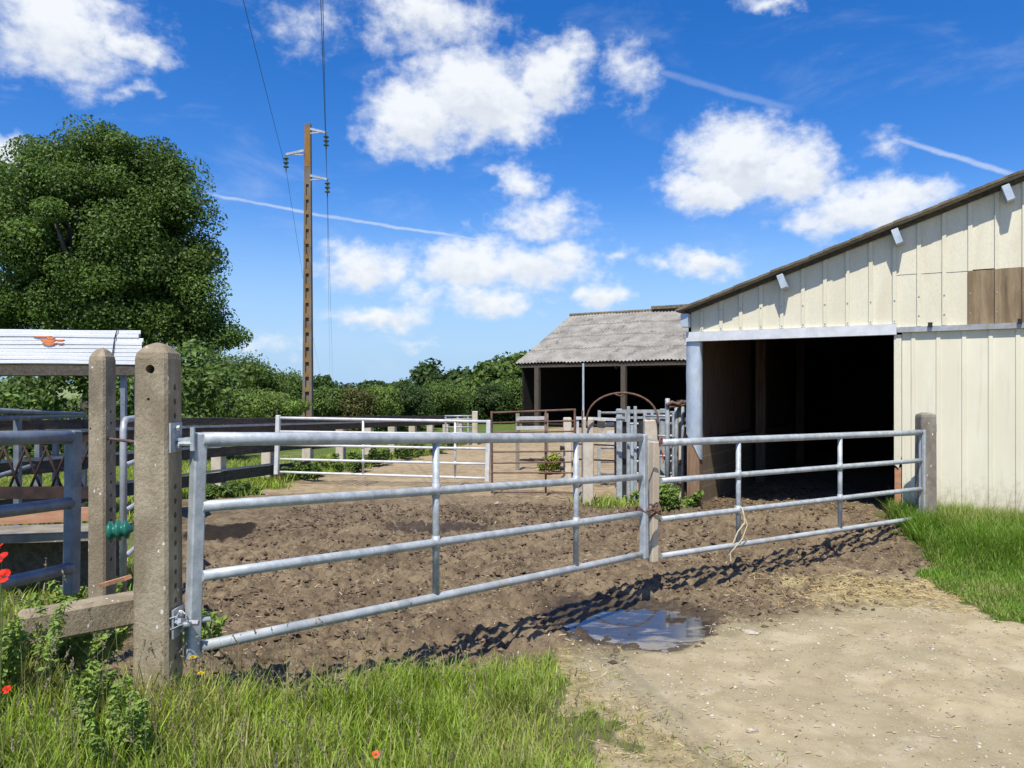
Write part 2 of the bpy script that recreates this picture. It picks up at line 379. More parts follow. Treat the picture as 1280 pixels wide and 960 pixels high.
def ground_mat():
    m, nt, out = new_mat('farmyard_ground'); g = G(nt)
    co = g.n('ShaderNodeTexCoord').outputs['Object']
    a = g.n('ShaderNodeAttribute'); a.attribute_name = 'zone_a'; b = g.n('ShaderNodeAttribute'); b.attribute_name = 'zone_b'
    sa = g.n('ShaderNodeSeparateColor'); g.put(sa.inputs[0], a.outputs['Color']); sb = g.n('ShaderNodeSeparateColor'); g.put(sb.inputs[0], b.outputs['Color'])
    grass, road, dry = sa.outputs[0], sa.outputs[1], sa.outputs[2]; straw, wet = sb.outputs[0], sb.outputs[1]
    n1 = g.noise(co, 1.3, 6, .6); n2 = g.noise(co, 11, 6, .65); n3 = g.noise(co, 55, 5, .7); n4 = g.noise(co, 4.2, 5, .6, .5)
    mud = g.mix(g.step(n2, .32, .7), (.085,.061,.036), (.18,.135,.083))
    mud = g.mix(g.math('MULTIPLY', g.step(n4, .45, .68), .65), mud, (.235,.178,.108))
    mud = g.mix(g.math('MULTIPLY', g.step(n3, .54, .68), .6), mud, (.35,.275,.17)); mud = g.mix(g.math('MULTIPLY', g.step(g.noise(co, 28, 5, .7), .55, .66), .6), mud, (.04,.027,.017)); mud = g.mix(g.math('MULTIPLY', g.step(n1, .5, .66), .5), mud, (.07,.047,.03)); mud = g.mix(g.math('MULTIPLY', g.step(g.noise(co, .9, 5, .6, .6), .5, .64), .45), mud, (.25,.19,.115))
    rd = g.mix(g.step(n4, .35, .65), (.30,.242,.142), (.395,.33,.205))
    rd = g.mix(g.math('MULTIPLY', g.step(n1, .42, .62), .6), rd, (.26,.22,.135))
    rd = g.mix(g.math('MULTIPLY', g.step(n3, .58, .72), .7), rd, (.48,.42,.30))
    rd = g.mix(g.math('MULTIPLY', g.step(g.noise(co, 2.1, 4, .6, .3), .56, .66), .55), rd, (.44,.38,.265))
    rd = g.mix(g.math('MULTIPLY', g.step(n2, .6, .78), .5), rd, (.22,.18,.12))
    peb = g.voro(co, 60); rd = g.mix(g.math('MULTIPLY', g.step(peb, .24, .12), .35), rd, (.52,.47,.38))
    dr = g.mix(g.step(n4, .35, .65), (.25,.185,.105), (.36,.28,.17)); dr = g.mix(g.math('MULTIPLY', g.step(n2, .52, .7), .65), dr, (.17,.115,.065)); dr = g.mix(g.math('MULTIPLY', g.step(g.noise(co, .7, 5, .6, .5), .48, .62), .5), dr, (.40,.31,.18))
    gr = g.mix(g.step(n2, .3, .7), (.055,.085,.016), (.12,.165,.03)); gr = g.mix(g.step(n1, .52, .7), gr, (.17,.19,.06))
    gsoil = g.mix(g.step(n3, .4, .6), gr, (.12,.095,.055))
    cd = g.n('ShaderNodeSeparateXYZ'); g.put(cd.inputs[0], co)
    farf = g.step(cd.outputs[1], 10, 20)
    gr = g.mix(farf, gsoil, gr)
    farm = g.step(cd.outputs[1], 110, 160); gr = g.mix(farm, gr, g.mix(n1, (.17,.22,.075), (.23,.27,.11)))
    st = g.mix(g.step(n2, .35, .65), (.19,.15,.075), (.38,.305,.165)); st = g.mix(g.math('MULTIPLY', g.step(n3, .5, .66), .6), st, (.13,.14,.045))
    rd = g.mix(g.math('MULTIPLY', g.step(road, .99, .7), .6), rd, (.17,.145,.08)); col = g.mix(g.step(g.math('ADD', road, g.math('MULTIPLY', g.math('SUBTRACT', n2, .5), .7)), .25, .75), mud, rd); col = g.mix(dry, col, dr)
    jag = g.math('SUBTRACT', n2, .5)
    gs = lambda w, k=.7: g.step(g.math('ADD', w, g.math('MULTIPLY', jag, k)), .3, .7)
    col = g.mix(gs(straw), col, st); col = g.mix(gs(grass), col, gr)
    wf = gs(wet, .5); col = g.mix(g.math('MULTIPLY', wf, .78), col, (.045,.032,.022))
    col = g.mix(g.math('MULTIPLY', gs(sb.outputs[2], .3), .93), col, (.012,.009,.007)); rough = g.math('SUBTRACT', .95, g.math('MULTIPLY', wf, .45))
    hgt = g.math('ADD', g.math('MULTIPLY', n2, .6), g.math('MULTIPLY', n3, .5))
    bmp = g.n('ShaderNodeBump'); bmp.inputs['Distance'].default_value = .02; g.put(bmp.inputs['Height'], hgt)
    g.put(bmp.inputs['Strength'], g.math('SUBTRACT', .75, g.math('MULTIPLY', road, .45)))
    nt.links.new(g.bsdf(col, rough, 0, bmp.outputs[0], .25), out.inputs[0]); return m
M['ground'] = ground_mat()
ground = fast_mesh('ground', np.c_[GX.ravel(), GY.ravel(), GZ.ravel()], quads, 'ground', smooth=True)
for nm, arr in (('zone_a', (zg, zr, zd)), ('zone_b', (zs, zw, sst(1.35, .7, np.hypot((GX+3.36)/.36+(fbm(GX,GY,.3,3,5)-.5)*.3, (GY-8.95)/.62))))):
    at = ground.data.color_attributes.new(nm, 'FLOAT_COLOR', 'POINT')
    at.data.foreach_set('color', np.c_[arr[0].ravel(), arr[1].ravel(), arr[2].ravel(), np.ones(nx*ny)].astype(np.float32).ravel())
ident(ground, kind='structure', label='brown trampled mud yard, pale dirt track and rough grass')

def puddle(name, cx, cy, rx, ry, z, label):
    mb = MB(); n = 40; ring = []
    for k in range(n):
        a = 2*math.pi*k/n; q = 1 + .1*math.sin(3*a+cx) + .06*math.sin(5*a+1)
        ring.append((cx+math.cos(a)*rx*q, cy+math.sin(a)*ry*q, z))
    mb.add([(cx, cy, z)] + ring, [(0, 1+k, 1+(k+1) % n) for k in range(n)])
    o = mb.build(name, 'water', loc=(cx, cy, z)); return ident(o, label, None, None, 'structure')
puddle('puddle', .92, 5.48, .8, .8, -.03, 'still puddle reflecting blue sky below the meeting gates')
puddle('puddle', -.95, 9.3, .55, .36, -.03, 'small muddy puddle in the middle of the yard')
puddle('puddle', .6, 19, 1.1, .8, -.04, 'brown puddle behind the rusty gate')

# ------------------------------------------------------------------ gates
def field_gate(name, label, cat, A, B, tops, stileA, stileB, bracesAB, mat, r_top, r_bar, group=None, stile_w=.055, r_brace=.02, hinge=True, stile_mats=(None, None)):
    """A, B: lists of rail end points (same length); stileA/B (top, bottom); braces list of fraction"""
    base = Vector((stileA[1].x, stileA[1].y, stileA[1].z))
    t = thing(name, label, cat, base, group)
    d = (B[0]-A[0]).normalized()
    for S, sm in ((stileA, stile_mats[0] or mat), (stileB, stile_mats[1] or mat)):
        mb = MB(); mb.bar(S[0], S[1], stile_w, stile_w, d, .006); mb.build('stile', sm, t)
    for i, (a, b) in enumerate(zip(A, B)):
        n = 9; mb = MB(); mb.tube([a.lerp(b, k/(n-1)) for k in range(n)], r_top if i == 0 else r_bar, 14); mb.build('rail', 'galv_low' if (mat == 'galv' and i == len(A)-1) else mat, t, True)
    for fr in bracesAB:
        a = A[0].lerp(B[0], fr); b = A[-1].lerp(B[-1], fr + .0)
        mb = MB(); mb.tube([a, b], r_brace, 12)
        for q in range(1, len(A)-1):                      # weld collars
            c = A[q].lerp(B[q], fr); mb.tube([c + (b-a).normalized()*.04, c - (b-a).normalized()*.04], r_brace*1.15, 12)
        mb.build('brace', mat, t, True)
    return t
ZL, ZR = 3.32, 5.91
A = [P(252, y, ZL) for y in (549, 633, 720, 808)]; B = [P(802, y, ZR) for y in (547, 596, 642, 693)]
def zfrac(px): # fraction along gate 1 for bearing px
    xa, ya, xb, yb = A[0].x, A[0].y, B[0].x, B[0].y; m = (px-640)/F
    return (m*ya - xa)/((xb-xa) - m*(yb-ya))
g1 = field_gate('field_gate', 'long galvanised gate with four rails hung on the nearest concrete post', 'gate', A, B, None,
    (P(249, 541, ZL), P(240, 823, ZL)), (P(804, 543, ZR), P(805, 698, ZR)), [zfrac(545), zfrac(720)], 'galv', .031, .0245, 'galvanised gates closing the yard entrance')
# latch pin and hinge ears on the gate
mb = MB(); mb.bar(P(803, 548, ZR-.01), P(822, 551, ZR+.05), .015, .01, ZA); mb.build('latch', 'galv_old', g1)
mb = MB()
mb.bar(P(216, 549, 3.28), P(246, 549, 3.31), .012, .05, ZA); mb.build('hinge_ear', 'galv', g1)
mb = MB(); mb.bar(P(222, 776, 3.22), P(238, 776, 3.31), .02, .03, ZA); mb.tube([P(238,776,3.30), P(262,774,3.36)], .012, 8); mb.build('hinge_ear', 'galv_old', g1)
Z2L, Z2R = 6.12, 8.0
A2 = [P(826, y, Z2L) for y in (553.5, 601, 649, 695)]; B2 = [P(1152, y, Z2R) for y in (540.5, 575.5, 611, 647)]
def zfrac2(px):
    xa, ya, xb, yb = A2[0].x, A2[0].y, B2[0].x, B2[0].y; m = (px-640)/F
    return (m*ya - xa)/((xb-xa) - m*(yb-ya))
g2 = field_gate('field_gate', 'shorter galvanised gate in front of the open barn doorway', 'gate', A2, B2, None,
    (P(818, 552, Z2L), P(816, 702, Z2L)), (P(1154, 537, Z2R), P(1154, 648, Z2R)), [zfrac2(923), zfrac2(1050)], 'galv', .030, .0235, 'galvanised gates closing the yard entrance', .066, .021, stile_mats=('galv_mud', None))
mb = MB()
for k in range(3):
    c = P(811, 634+k*3, 6.0); n = 20
    pts = [c + Vector((math.cos(a)*.085*(1+.1*k), math.sin(a)*.06+.04*math.cos(a), .02*math.sin(a*2+k)+.015*math.sin(5*a))) for a in [2*math.pi*i/n for i in range(n+1)]]
    mb.tube(pts, .008, 6)
mb.tube([P(797,632,5.9), P(806,640,5.88), P(815,636,5.9), P(826,643,6.0)], .009, 6)
ident(mb.build('tie_wire', 'rust', loc=P(811,634,6.0)), 'rusty wire wound round both gate ends where they meet', 'tie wire')
mb = MB()
c = P(826, 552, 6.1); mb.tube([c + Vector((.012*math.cos(a), .035*math.cos(a+1), .035*math.sin(a))) for a in [i*.6 for i in range(22)]], .006, 6)
mb.tube([c, c+Vector((.005,-.03,-.08)), c+Vector((.015,-.03,-.17))], .004, 6)
ident(mb.build('twine', 'red_twine', loc=c), 'red twine knotted on the top rail of the shorter gate', 'twine')
# cream rope hanging from the short gate
fr = zfrac2(923); c3 = A2[2].lerp(B2[2], fr); c4 = A2[3].lerp(B2[3], fr)
mb = MB()
mb.tube([c3 + Vector((.028*math.cos(a), -.03*math.cos(a), .034*math.sin(a))) for a in [i*.5 for i in range(15)]], .006, 6)
mb.tube([c3+Vector((.03,-.035,0)), c3+Vector((.04,-.045,-.1)), c3.lerp(c4,.6)+Vector((-.02,-.05,0)), c4+Vector((-.06,-.05,.02)), c4+Vector((-.085,-.05,-.06)), c4+Vector((-.08,-.05,-.13))], .006, 6)
mb.tube([c3+Vector((.02,-.04,0)), c3+Vector((.06,-.05,-.12)), c4+Vector((.02,-.05,.06)), c4+Vector((-.05,-.055,-.02)), c4+Vector((-.1,-.05,-.08))], .005, 6)
ident(mb.build('rope', 'rope', loc=c3), 'pale frayed rope hanging from the shorter gate', 'rope')

# ------------------------------------------------------------------ concrete posts
def conc_post(name, label, x0, x1, y0, dep, ztop, zbase, flare, mat, holes, group, pyramid=.03, front_holes=()):
    cx, cy = (x0+x1)/2, y0+dep/2; w = x1-x0
    t = thing(name, label, 'post', (cx, cy, zbase), group)
    mb = MB(); rows = []
    for z, k in ((zbase-.25, 1+flare), (ztop-.035, 1.0), (ztop-.01, .93), (ztop+pyramid*.6, .55), (ztop+pyramid, .12)):
        hw, hd = w/2*k, dep/2*k; b = .012*k
        rows.append([(cx+sx, cy+sy, z) for sx, sy in ((-hw+b,-hd),(hw-b,-hd),(hw,-hd+b),(hw,hd-b),(hw-b,hd),(-hw+b,hd),(-hw,hd-b),(-hw,-hd+b))])
    vs = [p for r in rows for p in r]; fs = [tuple(range(7,-1,-1)), tuple(range(8*4, 8*5))]
    for r in range(4):
        for i in range(8): j = (i+1) % 8; fs.append((r*8+i, r*8+j, r*8+8+j, r*8+8+i))
    mb.add(vs, fs); o = mb.build('shaft', mat, t)
    c = MB()
    for z, r in holes:
        k = 1+flare*max(0, (ztop-z))/(ztop-zbase)
        xs = cx + w/2*k; c.tube([(xs-.055, cy, z), (xs+.03, cy, z)], r, 10)
    for px, z, r in front_holes:
        c.tube([(px, y0-.04, z), (px, y0+dep*.5, z)], r, 14)
    if c.v: cut(o, c)
    return t
gp = 'concrete posts with rows of holes'
holes = [(1.67-i*.0605, .0135) for i in range(22) if not (4 <= i <= 6 or i in (16,17,18))]
p1 = conc_post('gate_post', 'tall pale concrete gate post carrying the long gate, nearest the viewer', -1.577, -1.438, 3.2, .15, 1.825, .3, .10, 'concrete', holes, gp, .035,
    front_holes=[(-1.508, 1.745, .019), (-1.515, 1.62, .006)])
mb = MB(); xf = -1.434
def plate(z0, z1, xf, y0, y1):
    mb = MB(); mb.box(((xf+.004), (y0+y1)/2, (z0+z1)/2), (.008, y1-y0, z1-z0))
    for z in (z0+.025, z1-.025): mb.tube([(xf+.006, (y0+y1)/2, z), (xf+.024, (y0+y1)/2, z)], .013, 6)
    return mb
mb = plate(1.395, 1.52, -1.4365, 3.215, 3.325); mb.tube([(-1.42,3.27,1.43),(-1.36,3.27,1.43)], .011, 8); mb.tube([(-1.36,3.27,1.40),(-1.36,3.27,1.50)], .011, 8)
mb.build('hinge_plate', 'galv', p1)
mb = plate(.615, .735, -1.4245, 3.215, 3.32); mb.tube([(-1.41,3.26,.67),(-1.33,3.26,.67)], .012, 8)
mb.lathe((-1.378,3.25,.66), [(.022,0),(.025,.006),(.025,.014),(.022,.02)], 14); mb.build('hinge_plate', 'galv_old', p1)
mb = MB(); c = Vector((-1.385, 3.225, .70)); mb.tube([c + Vector((.025*math.cos(a), -.01*math.sin(2*a), .028*math.sin(a))) for a in [i*.45 for i in range(15)]], .003, 6)
mb.tube([c+Vector((-.02,-.01,.01)), c+Vector((-.055,-.012,-.0)), c+Vector((-.045,-.01,-.045)), c+Vector((.01,-.015,-.02))], .003, 6); mb.build('lynch_pin', 'galv', p1)
holes = [(1.53, .011), (1.46, .011), (1.345, .017), (1.15,.01), (1.10,.012), (1.02,.012), (.93,.016), (.86,.016), (.74,.014), (.63,.014)]
p2 = conc_post('gate_post', 'chipped concrete post with pointed cap behind the kerb beam', -2.553, -2.45, 4.62, .14, 1.875, .1, .05, 'concrete', holes, gp, .045, [(-2.535, 1.43, .006)])
mb = MB(); rr = P(146, 551, 4.66); mb.tube([Vector((-2.46, 4.69, 1.365)), Vector((-1.62, 3.36, 1.427))], .008, 8)
ident(mb.build('steel_rod', 'rust', loc=Vector((-2.46,4.69,1.365))), 'rusty orange rod between the two nearest concrete posts', 'rod')
p3 = conc_post('gate_post', 'grey lichened concrete post against the cream barn wall', 4.255, 4.41, 7.97, .15, 1.425, .2, .06, 'concrete_dark', [(1.27-i*.066, .009) for i in range(14)], gp, .012)
mb = plate(1.23, 1.32, 4.412, 7.99, 8.10); mb.build('hinge_plate', 'galv_old', p3)

# pale posts in the pens
def pale_post(label, px0, px1, ytop, Y, zb, dep=.2):
    a, b = P(px0, ytop, Y), P(px1, ytop, Y); t = MB()
    w = b.x-a.x; t.box(((a.x+b.x)/2, Y+dep/2, (a.z+zb-.2)/2), (w, dep, a.z-zb+.2), None, .015)
    o = t.build('concrete_post', 'concrete_pale', loc=((a.x+b.x)/2, Y+dep/2, zb)); return ident(o, label, 'post', 'pale concrete posts in the handling pens')
pale_post('thick pale concrete post with rounded corners left of the bent hoop', 729, 742.5, 523, 11.2, 0, .2)
pale_post('pale concrete post under the right end of the bent hoop', 806, 823, 525, 10.9, 0, .16)
pale_post('slim pale concrete post behind the right end of the rusty gate', 704.5, 714.5, 522, 14.8, 0, .16)
pale_post('pale concrete post far off at the end of the wooden fence', 590, 597, 514, 24, 0, .18)
for i, y in enumerate((560, 575, 585.5)):
    mb = MB(); c = P(702, y, 14.75); mb.tube([c+XA*.06, c-XA*.03], [.03,.05], 10)
    ident(mb.build('insulator', 'black', loc=c), ('topmost', 'middle', 'lowest')[i] + ' black insulator of the three on the slim pale post', 'insulator', 'black insulators on the slim pale post')

# ------------------------------------------------------------------ kerb beam, insulator, stick
a, b = Vector((-1.56, 3.46, .705)), Vector((-2.0, 3.116, .69))
mb = MB(); mb.bar(a, b, .13, .125, Vector((-.6,.79,0)), .012)
kb = ident(mb.build('kerb_beam', 'concrete', loc=(a+b)/2), 'weathered concrete beam lying against the nearest gate post', 'beam')
mb = MB(); mb.bar(P(128, 731, 3.72), P(160, 722, 3.55), .035, .018, Vector((0,1,0)))
ident(mb.build('wood_offcut', 'red_wood', loc=P(145,727,3.6)), 'reddish wood offcut resting behind the concrete beam', 'wood')
c = P(150, 663, 3.75); mb = MB()
prof = [(.012,-.06),(.035,-.055),(.05,-.045),(.05,-.035),(.032,-.03),(.032,-.018),(.05,-.012),(.05,0),(.032,.006),(.032,.018),(.045,.025),(.045,.035),(.02,.045),(.012,.06)]
mb.lathe(c, prof, 18, Vector((1,.25,.1))); ident(mb.build('gate_insulator', 'green_plastic', loc=c, smooth=True), 'green ribbed plastic gate handle hanging beside the nearest post', 'insulator')

# ------------------------------------------------------------------ blue-grey gate at the far left
d = Vector((.224, .975, 0)).normalized(); E = P(92, 546, 4.0); L = 2.3
def lg(y): e = P(92, y, 4.0); return e
A3 = [lg(y) - d*.02 for y in (546, 628, 709)]; B3 = [a - d*L + ZA*(.10+.0*i) for i, a in enumerate(A3)]
g3 = field_gate('field_gate', 'dull blue grey gate standing open at the edge of the verge', 'gate', A3, B3, None,
    (P(92, 538, 4.0), P(89, 742, 4.0)), (P(92,538,4.0)-d*L+ZA*.1, P(89,742,4.0)-d*L+ZA*.1), [.62], 'galv_dark', .034, .03, None, .062)

# ------------------------------------------------------------------ feed barrier and trough on the left
t = thing('feed_barrier', 'dark rusty feed barrier of slanting bars behind the blue grey gate', 'feed barrier', (-4.3, 6.4, 0))
x0, x1, yy = -6.2, -3.45, 6.4
mb = MB(); mb.bar((x0, yy, .80), (x1, yy, .815), .10, .05, ZA); mb.build('bottom_rail', 'rust_dark', t)
mb = MB(); mb.bar((x0, yy, 1.26), (x1, yy, 1.26), .05, .05, ZA); mb.build('top_rail', 'rust_dark', t)
x = x0+.1; k = 0
while x < x1-.05:
    mb = MB(); s = .085 if k % 2 else -.085
    mb.tube([(x-s, yy, .82), (x+s, yy, 1.25)], .0105, 8); mb.build('slanting_bar', 'rust_dark', t, True)
    x += .115 if k % 2 else .06; k += 1
for x in (x0, x1+.02):
    mb = MB(); mb.bar((x, yy, -.2), (x, yy, 1.3), .06, .06, XA); mb.build('upright', 'rust_dark', t)
t = thing('feed_trough', 'long trough with a terracotta coloured rim below the feed barrier', 'trough', (-4.4, 6.0, 0))
mb = MB(); mb.bar((-6.3, 5.78, .60), (-3.18, 5.95, .71), .10, .06, ZA); mb.build('front_rim', 'red_wood', t)
mb = MB(); mb.bar((-6.3, 6.12, .45), (-3.2, 6.25, .52), .06, .5, ZA); mb.build('trough_floor', 'concrete_dark', t)
mb = MB(); mb.bar((-6.3, 6.26, .2), (-3.3, 6.4, .22), .46, .12, ZA); mb.build('plinth', 'dark_wood', t)  # dark board colour stands in for the shadow beneath the trough rim

# dull rails that run off behind the feed barrier
t = thing('pipe_fence', 'dull grey pipe fence running off behind the feed barrier', 'fence', (-6, 9, 0))
for (za, zb) in ((1.49, 1.32), (1.40, 1.30)):
    mb = MB(); mb.tube([(-5.0, 7.0, za), (-6.35, 11.4, zb)], .03, 10); mb.build('rail', 'galv_dark', t, True)
mb = MB(); mb.tube([(-5.2, 7.6, .78), (-6.35, 11.4, .8)], .025, 10); mb.build('rail', 'galv_dark', t, True)
for k in range(7):
    p = Vector((-5.0, 7.0, 0)).lerp(Vector((-6.35, 11.4, 0)), k/6); mb = MB(); mb.bar((p.x, p.y, -.2), (p.x, p.y, 1.40-.02*k), .06, .06, XA); mb.build('upright', 'galv_dark', t)

# ------------------------------------------------------------------ bundle of white panels on its rack
Yb = 9.0
t = thing('panel_bundle', 'strapped bundle of long white panels with an orange mark', 'panel bundle', (-5.6, 9.6, 1.97))
mb = MB(); zb0, zt = 1.972, 2.375; n = 9; hh = (zt-zb0)/n
for i in range(n):
    x1 = -4.32 + random.uniform(-.02, .02) + (-.04 if i >= n-2 else 0); y0 = Yb + random.uniform(-.006, .006)
    m_ = 24; x0 = -8.4
    sag = [(.018*math.sin(q*3.1+.3) + .006*math.sin(q*11+i)) for q in np.linspace(0, 1, m_)]
    xs = np.linspace(x0, x1, m_); vs = []
    for q in range(m_):
        zl, zu = zb0+i*hh+sag[q]*.6+.0008, zb0+(i+1)*hh+sag[q]*.6-.0008
        vs += [(xs[q], y0+.006, zl), (xs[q], y0, zl+.006), (xs[q], y0, zu-.004), (xs[q], y0+.006, zu), (xs[q]-.27*q/(m_-1), y0+.55, zu), (xs[q]-.27*q/(m_-1), y0+.55, zl)]
    fs = []
    for q in range(m_-1):
        for c_ in range(6): e = (c_+1) % 6; fs.append((q*6+c_, q*6+6+c_, q*6+6+e, q*6+e))
    fs += [tuple(range(6)), tuple((m_-1)*6+5-c_ for c_ in range(6))]
    mb.add(vs, fs)
mb.build('panels', 'panel_white', t)
mb = MB(); xs_ = (145-640)/F*Yb; mb.tube([(xs_+.03, Yb+.3, zt+.02), (xs_+.02, Yb-.012, zt+.01), (xs_-.01, Yb-.014, zt-.1), (xs_-.03, Yb-.014, zt-.25), (xs_-.035, Yb-.012, zb0)], .006, 6); mb.build('strap', 'wire', t)
mb = MB()
for (px0, px1, py0, py1) in ((41,65,420,421.4),(58,68,421.6,424),(50,70,424.6,428),(52,72,428.2,430.6),(70,80,424.4,425.8),(72,80,428.6,430.2),(54,68,430.8,432.2)):
    a, b = P(px0, py0, Yb-.012), P(px1, py1, Yb-.012)
    sl = .05 if px1-px0 > 12 else .02
    mb.box8([(a.x+sl, Yb-.012, b.z), (b.x-sl, Yb-.012, b.z), (b.x-sl, Yb+.004, b.z), (a.x+sl, Yb+.004, b.z), (a.x, Yb-.012, a.z), (b.x, Yb-.012, a.z), (b.x, Yb+.004, a.z), (a.x, Yb+.004, a.z)])
mb.build('printed_mark', 'orange', t)
t = thing('storage_rack', 'dark rack on steel legs under the white panels', 'rack', (-5.6, 9.6, 0))
for y, xe in ((Yb+.05, -4.36), (Yb+.5, -4.6)):
    mb = MB(); mb.bar((-8.4, y, 1.905), (xe, y, 1.905), .12, .08, ZA); mb.build('bearer', 'dark_wood', t)
for x in (-8, -7, -6, -5, -4.7):
    mb = MB(); mb.bar((x, Yb+.1, 1.90), (x, Yb+.45, 1.90), .09, .06, ZA); mb.build('cross_bearer', 'dark_wood', t)
for x in (-7.4, -4.61):
    for y in (Yb+.12, Yb+.45):
        mb = MB(); mb.bar((x, y, -.2), (x, y, 1.842), .055, .055, XA); mb.build('leg', 'galv_dark', t)
# hurdle leaning edge-on between the two near posts
t = thing('tube_hurdle', 'rounded tube hurdle seen edge on between the two nearest concrete posts', 'hurdle', (-2.85, 5.7, 0))
a = P(154, 525, 5.6); zt_ = a.z; xx, yy = a.x, a.y
mb = MB(); mb.tube([(xx, yy, .1), (xx, yy, zt_-.08), (xx-.005, yy+.02, zt_-.025), (xx-.02, yy+.08, zt_), (xx-.24, yy+.9, zt_), (xx-.255, yy+.95, zt_-.05), (xx-.26, yy+.97, .1)], .024, 12); mb.build('frame', 'galv_old', t, True)
for k in range(1, 4):
    mb = MB(); z = .1+(zt_-.1)*k/4; mb.tube([(xx, yy, z), (xx-.26, yy+.97, z)], .018, 10); mb.build('rail', 'galv_old', t, True)

# ------------------------------------------------------------------ long wooden fence
t = thing('board_fence', 'long dark board fence on pale concrete posts along the left of the yard', 'fence', (fence_x(16), 16, 0))
fd = Vector((.23, 1, 0)).normalized(); fn = Vector((1, -.23, 0)).normalized()
def fp(k): y = 14.3+1.5*(k+1); return Vector((fence_x(y), y, -.027*(y-12.8)))
for k in range(-6, 8):
    p = fp(k); mb = MB(); mb.box((p.x, p.y, p.z+.36), (.19, .17, 1.24), (fn, fd, ZA), .012); mb.build('post', 'concrete_pale', t)
for k in range(-6, 7, 2):
    a, b = fp(k), fp(min(k+2, 7)); off = fn*.115
    for (z, h, mt) in ((1.165, .115, 'dark_wood'), (1.005, .125, 'dark_wood2')) + (((.66, .15, 'dark_wood'), (.25, .17, 'dark_wood')) if k < 0 else ((.60, .09, 'dark_wood'),)):
        mb = MB(); jz = random.uniform(-.012, .012)
        mb.bar(a+off+fd*.004+ZA*(z+jz), b+off-fd*.004+ZA*(z+random.uniform(-.012,.012)), h, .04, ZA, .004); mb.build('board', mt, t)
for (z, k0, k1) in ((1.085, -6, 7), (.76, -6, -1), (.36, -6, -1)):
    a, b = fp(k0), fp(k1); mb = MB(); mb.bar(a+fn*.15+ZA*z, b+fn*.15+ZA*z, .035, .03, ZA); mb.build('metal_strip', 'galv_old', t)
c = fp(-1); mb = MB(); mb.tube([(c.x+.2, c.y-.1, .2), (c.x+.22, c.y-.1, 1.0), (c.x+.2, c.y-.12, 1.32)], .018, 8)
ident(mb.build('steel_stake', 'rust', loc=(c.x+.2, c.y-.1, .2)), 'rusty stake standing against the wooden fence beside the white gate', 'stake')
# low plank that runs along the foot of the far half
a, b = fp(-1)+fn*.22+ZA*.10, fp(4)+fn*.3+ZA*.18
mb = MB(); mb.bar(a, b, .13, .06, ZA); ident(mb.build('low_plank', 'brown_wood', loc=a), 'low brown plank along the foot of the wooden fence', 'plank')

# ------------------------------------------------------------------ white gate
Yl, Yr = 13.7, 13.2
A4 = [P(350, y, Yl) for y in (522.5, 539.5, 556, 574, 590)]; B4 = [P(609, y, Yr) for y in (527, 543, 561, 580, 598)]
wg = field_gate('field_gate', 'white painted five rail gate standing in the middle of the yard', 'gate', A4, B4, None,
    (P(348, 519, Yl), P(345.5, 593, Yl)), (P(611, 525, Yr), P(609, 602, Yr)), [.41, .85], 'white_metal', .026, .022, None, .075, .02)

# ------------------------------------------------------------------ rusty gate
Yl, Yr = 12.2, 11.9
A5 = [P(614, y, Yl) for y in (516, 528.5, 541, 565, 579, 591, 615)]; B5 = [P(719, y, Yr) for y in (512, 526, 539, 564, 577.5, 591, 616)]
rg_ = field_gate('field_gate', 'rusty brown tube gate with seven thin rails beside the white gate', 'gate', A5, B5, None,
    (P(614.5, 514, Yl), P(615, 617, Yl)), (P(718.5, 511, Yr), P(719, 617, Yr)), [.655], 'rust', .016, .012, None, .034, .016)
# white plank hurdle behind it
t = thing('plank_hurdle', 'hurdle of two white planks seen over the rusty gate', 'hurdle', P(664, 540, 16).xy.to_3d())
for y in (523, 535):
    mb = MB(); mb.bar(P(646, y, 16), P(682, y-.5, 16.3), .075, .04, ZA); mb.build('plank', 'white_metal', t)
for px in (647, 683):
    mb = MB(); mb.bar((P(px, 520, 16.1).x, 16.12, -.2), (P(px, 520, 16.1).x, 16.12, 1.2), .08, .06, XA); mb.build('upright', 'concrete_dark', t)
# far silver gate
t = thing('field_gate', 'small silver gate far off beside the pale end post', 'gate', P(575, 556, 24))
for y in (520, 524, 534, 541, 553):
    mb = MB(); mb.tube([P(556, y, 24), P(590, y-.3, 24)], .022, 8); mb.build('rail', 'galv', t, True)
for px in (557, 572, 585):
    mb = MB(); mb.bar(P(px, 520, 24.01), P(px, 557, 24.01), .05, .04, XA); mb.build('stile', 'galv_old', t)

# ------------------------------------------------------------------ cattle handling pens
# bent hoop
mb = MB(); pts = [P(733.5, 535, 11.1), P(733.5, 526, 11.1)]
for i in range(0, 19):
    a = math.pi - math.pi*i/18; pts.append(P(778 + 44.5*math.cos(a), 526 - 35*math.sin(a)**.92, 11.1 - .3*i/18))
pts += [P(822.5, 533, 10.8)]
mb.tube(pts, .0145, 10); c = P(776, 491, 10.95); mb.tube([c+XA*-.08+ZA*-.02, c+ZA*-.05, c+XA*.06+ZA*-.02, c+XA*.07+ZA*.02], .012, 6)
ident(mb.build('bent_hoop', 'rust', loc=P(778,526,11), smooth=True), 'thin rusty hoop arching between two pale concrete posts', 'hoop')
t = thing('cattle_crush', 'galvanised cattle crush with a double sliding head gate', 'cattle crush', P(800, 632, 11.5))
Yc = 11.5
def vb(px, y0, y1, Y, w, mat, nm, d=.05):
    mb = MB(); mb.bar(P(px, y0, Y), P(px, y1, Y), w, d, XA, .005); return mb.build(nm, mat, t)
vb(774, 511, 630, Yc, .085, 'galv', 'upright', .06); vb(828, 511, 630, Yc, .07, 'galv', 'upright')
vb(785.5, 508, 629, Yc-.08, .045, 'galv', 'sliding_bar'); vb(794, 508, 628, Yc-.08, .045, 'galv', 'sliding_bar')
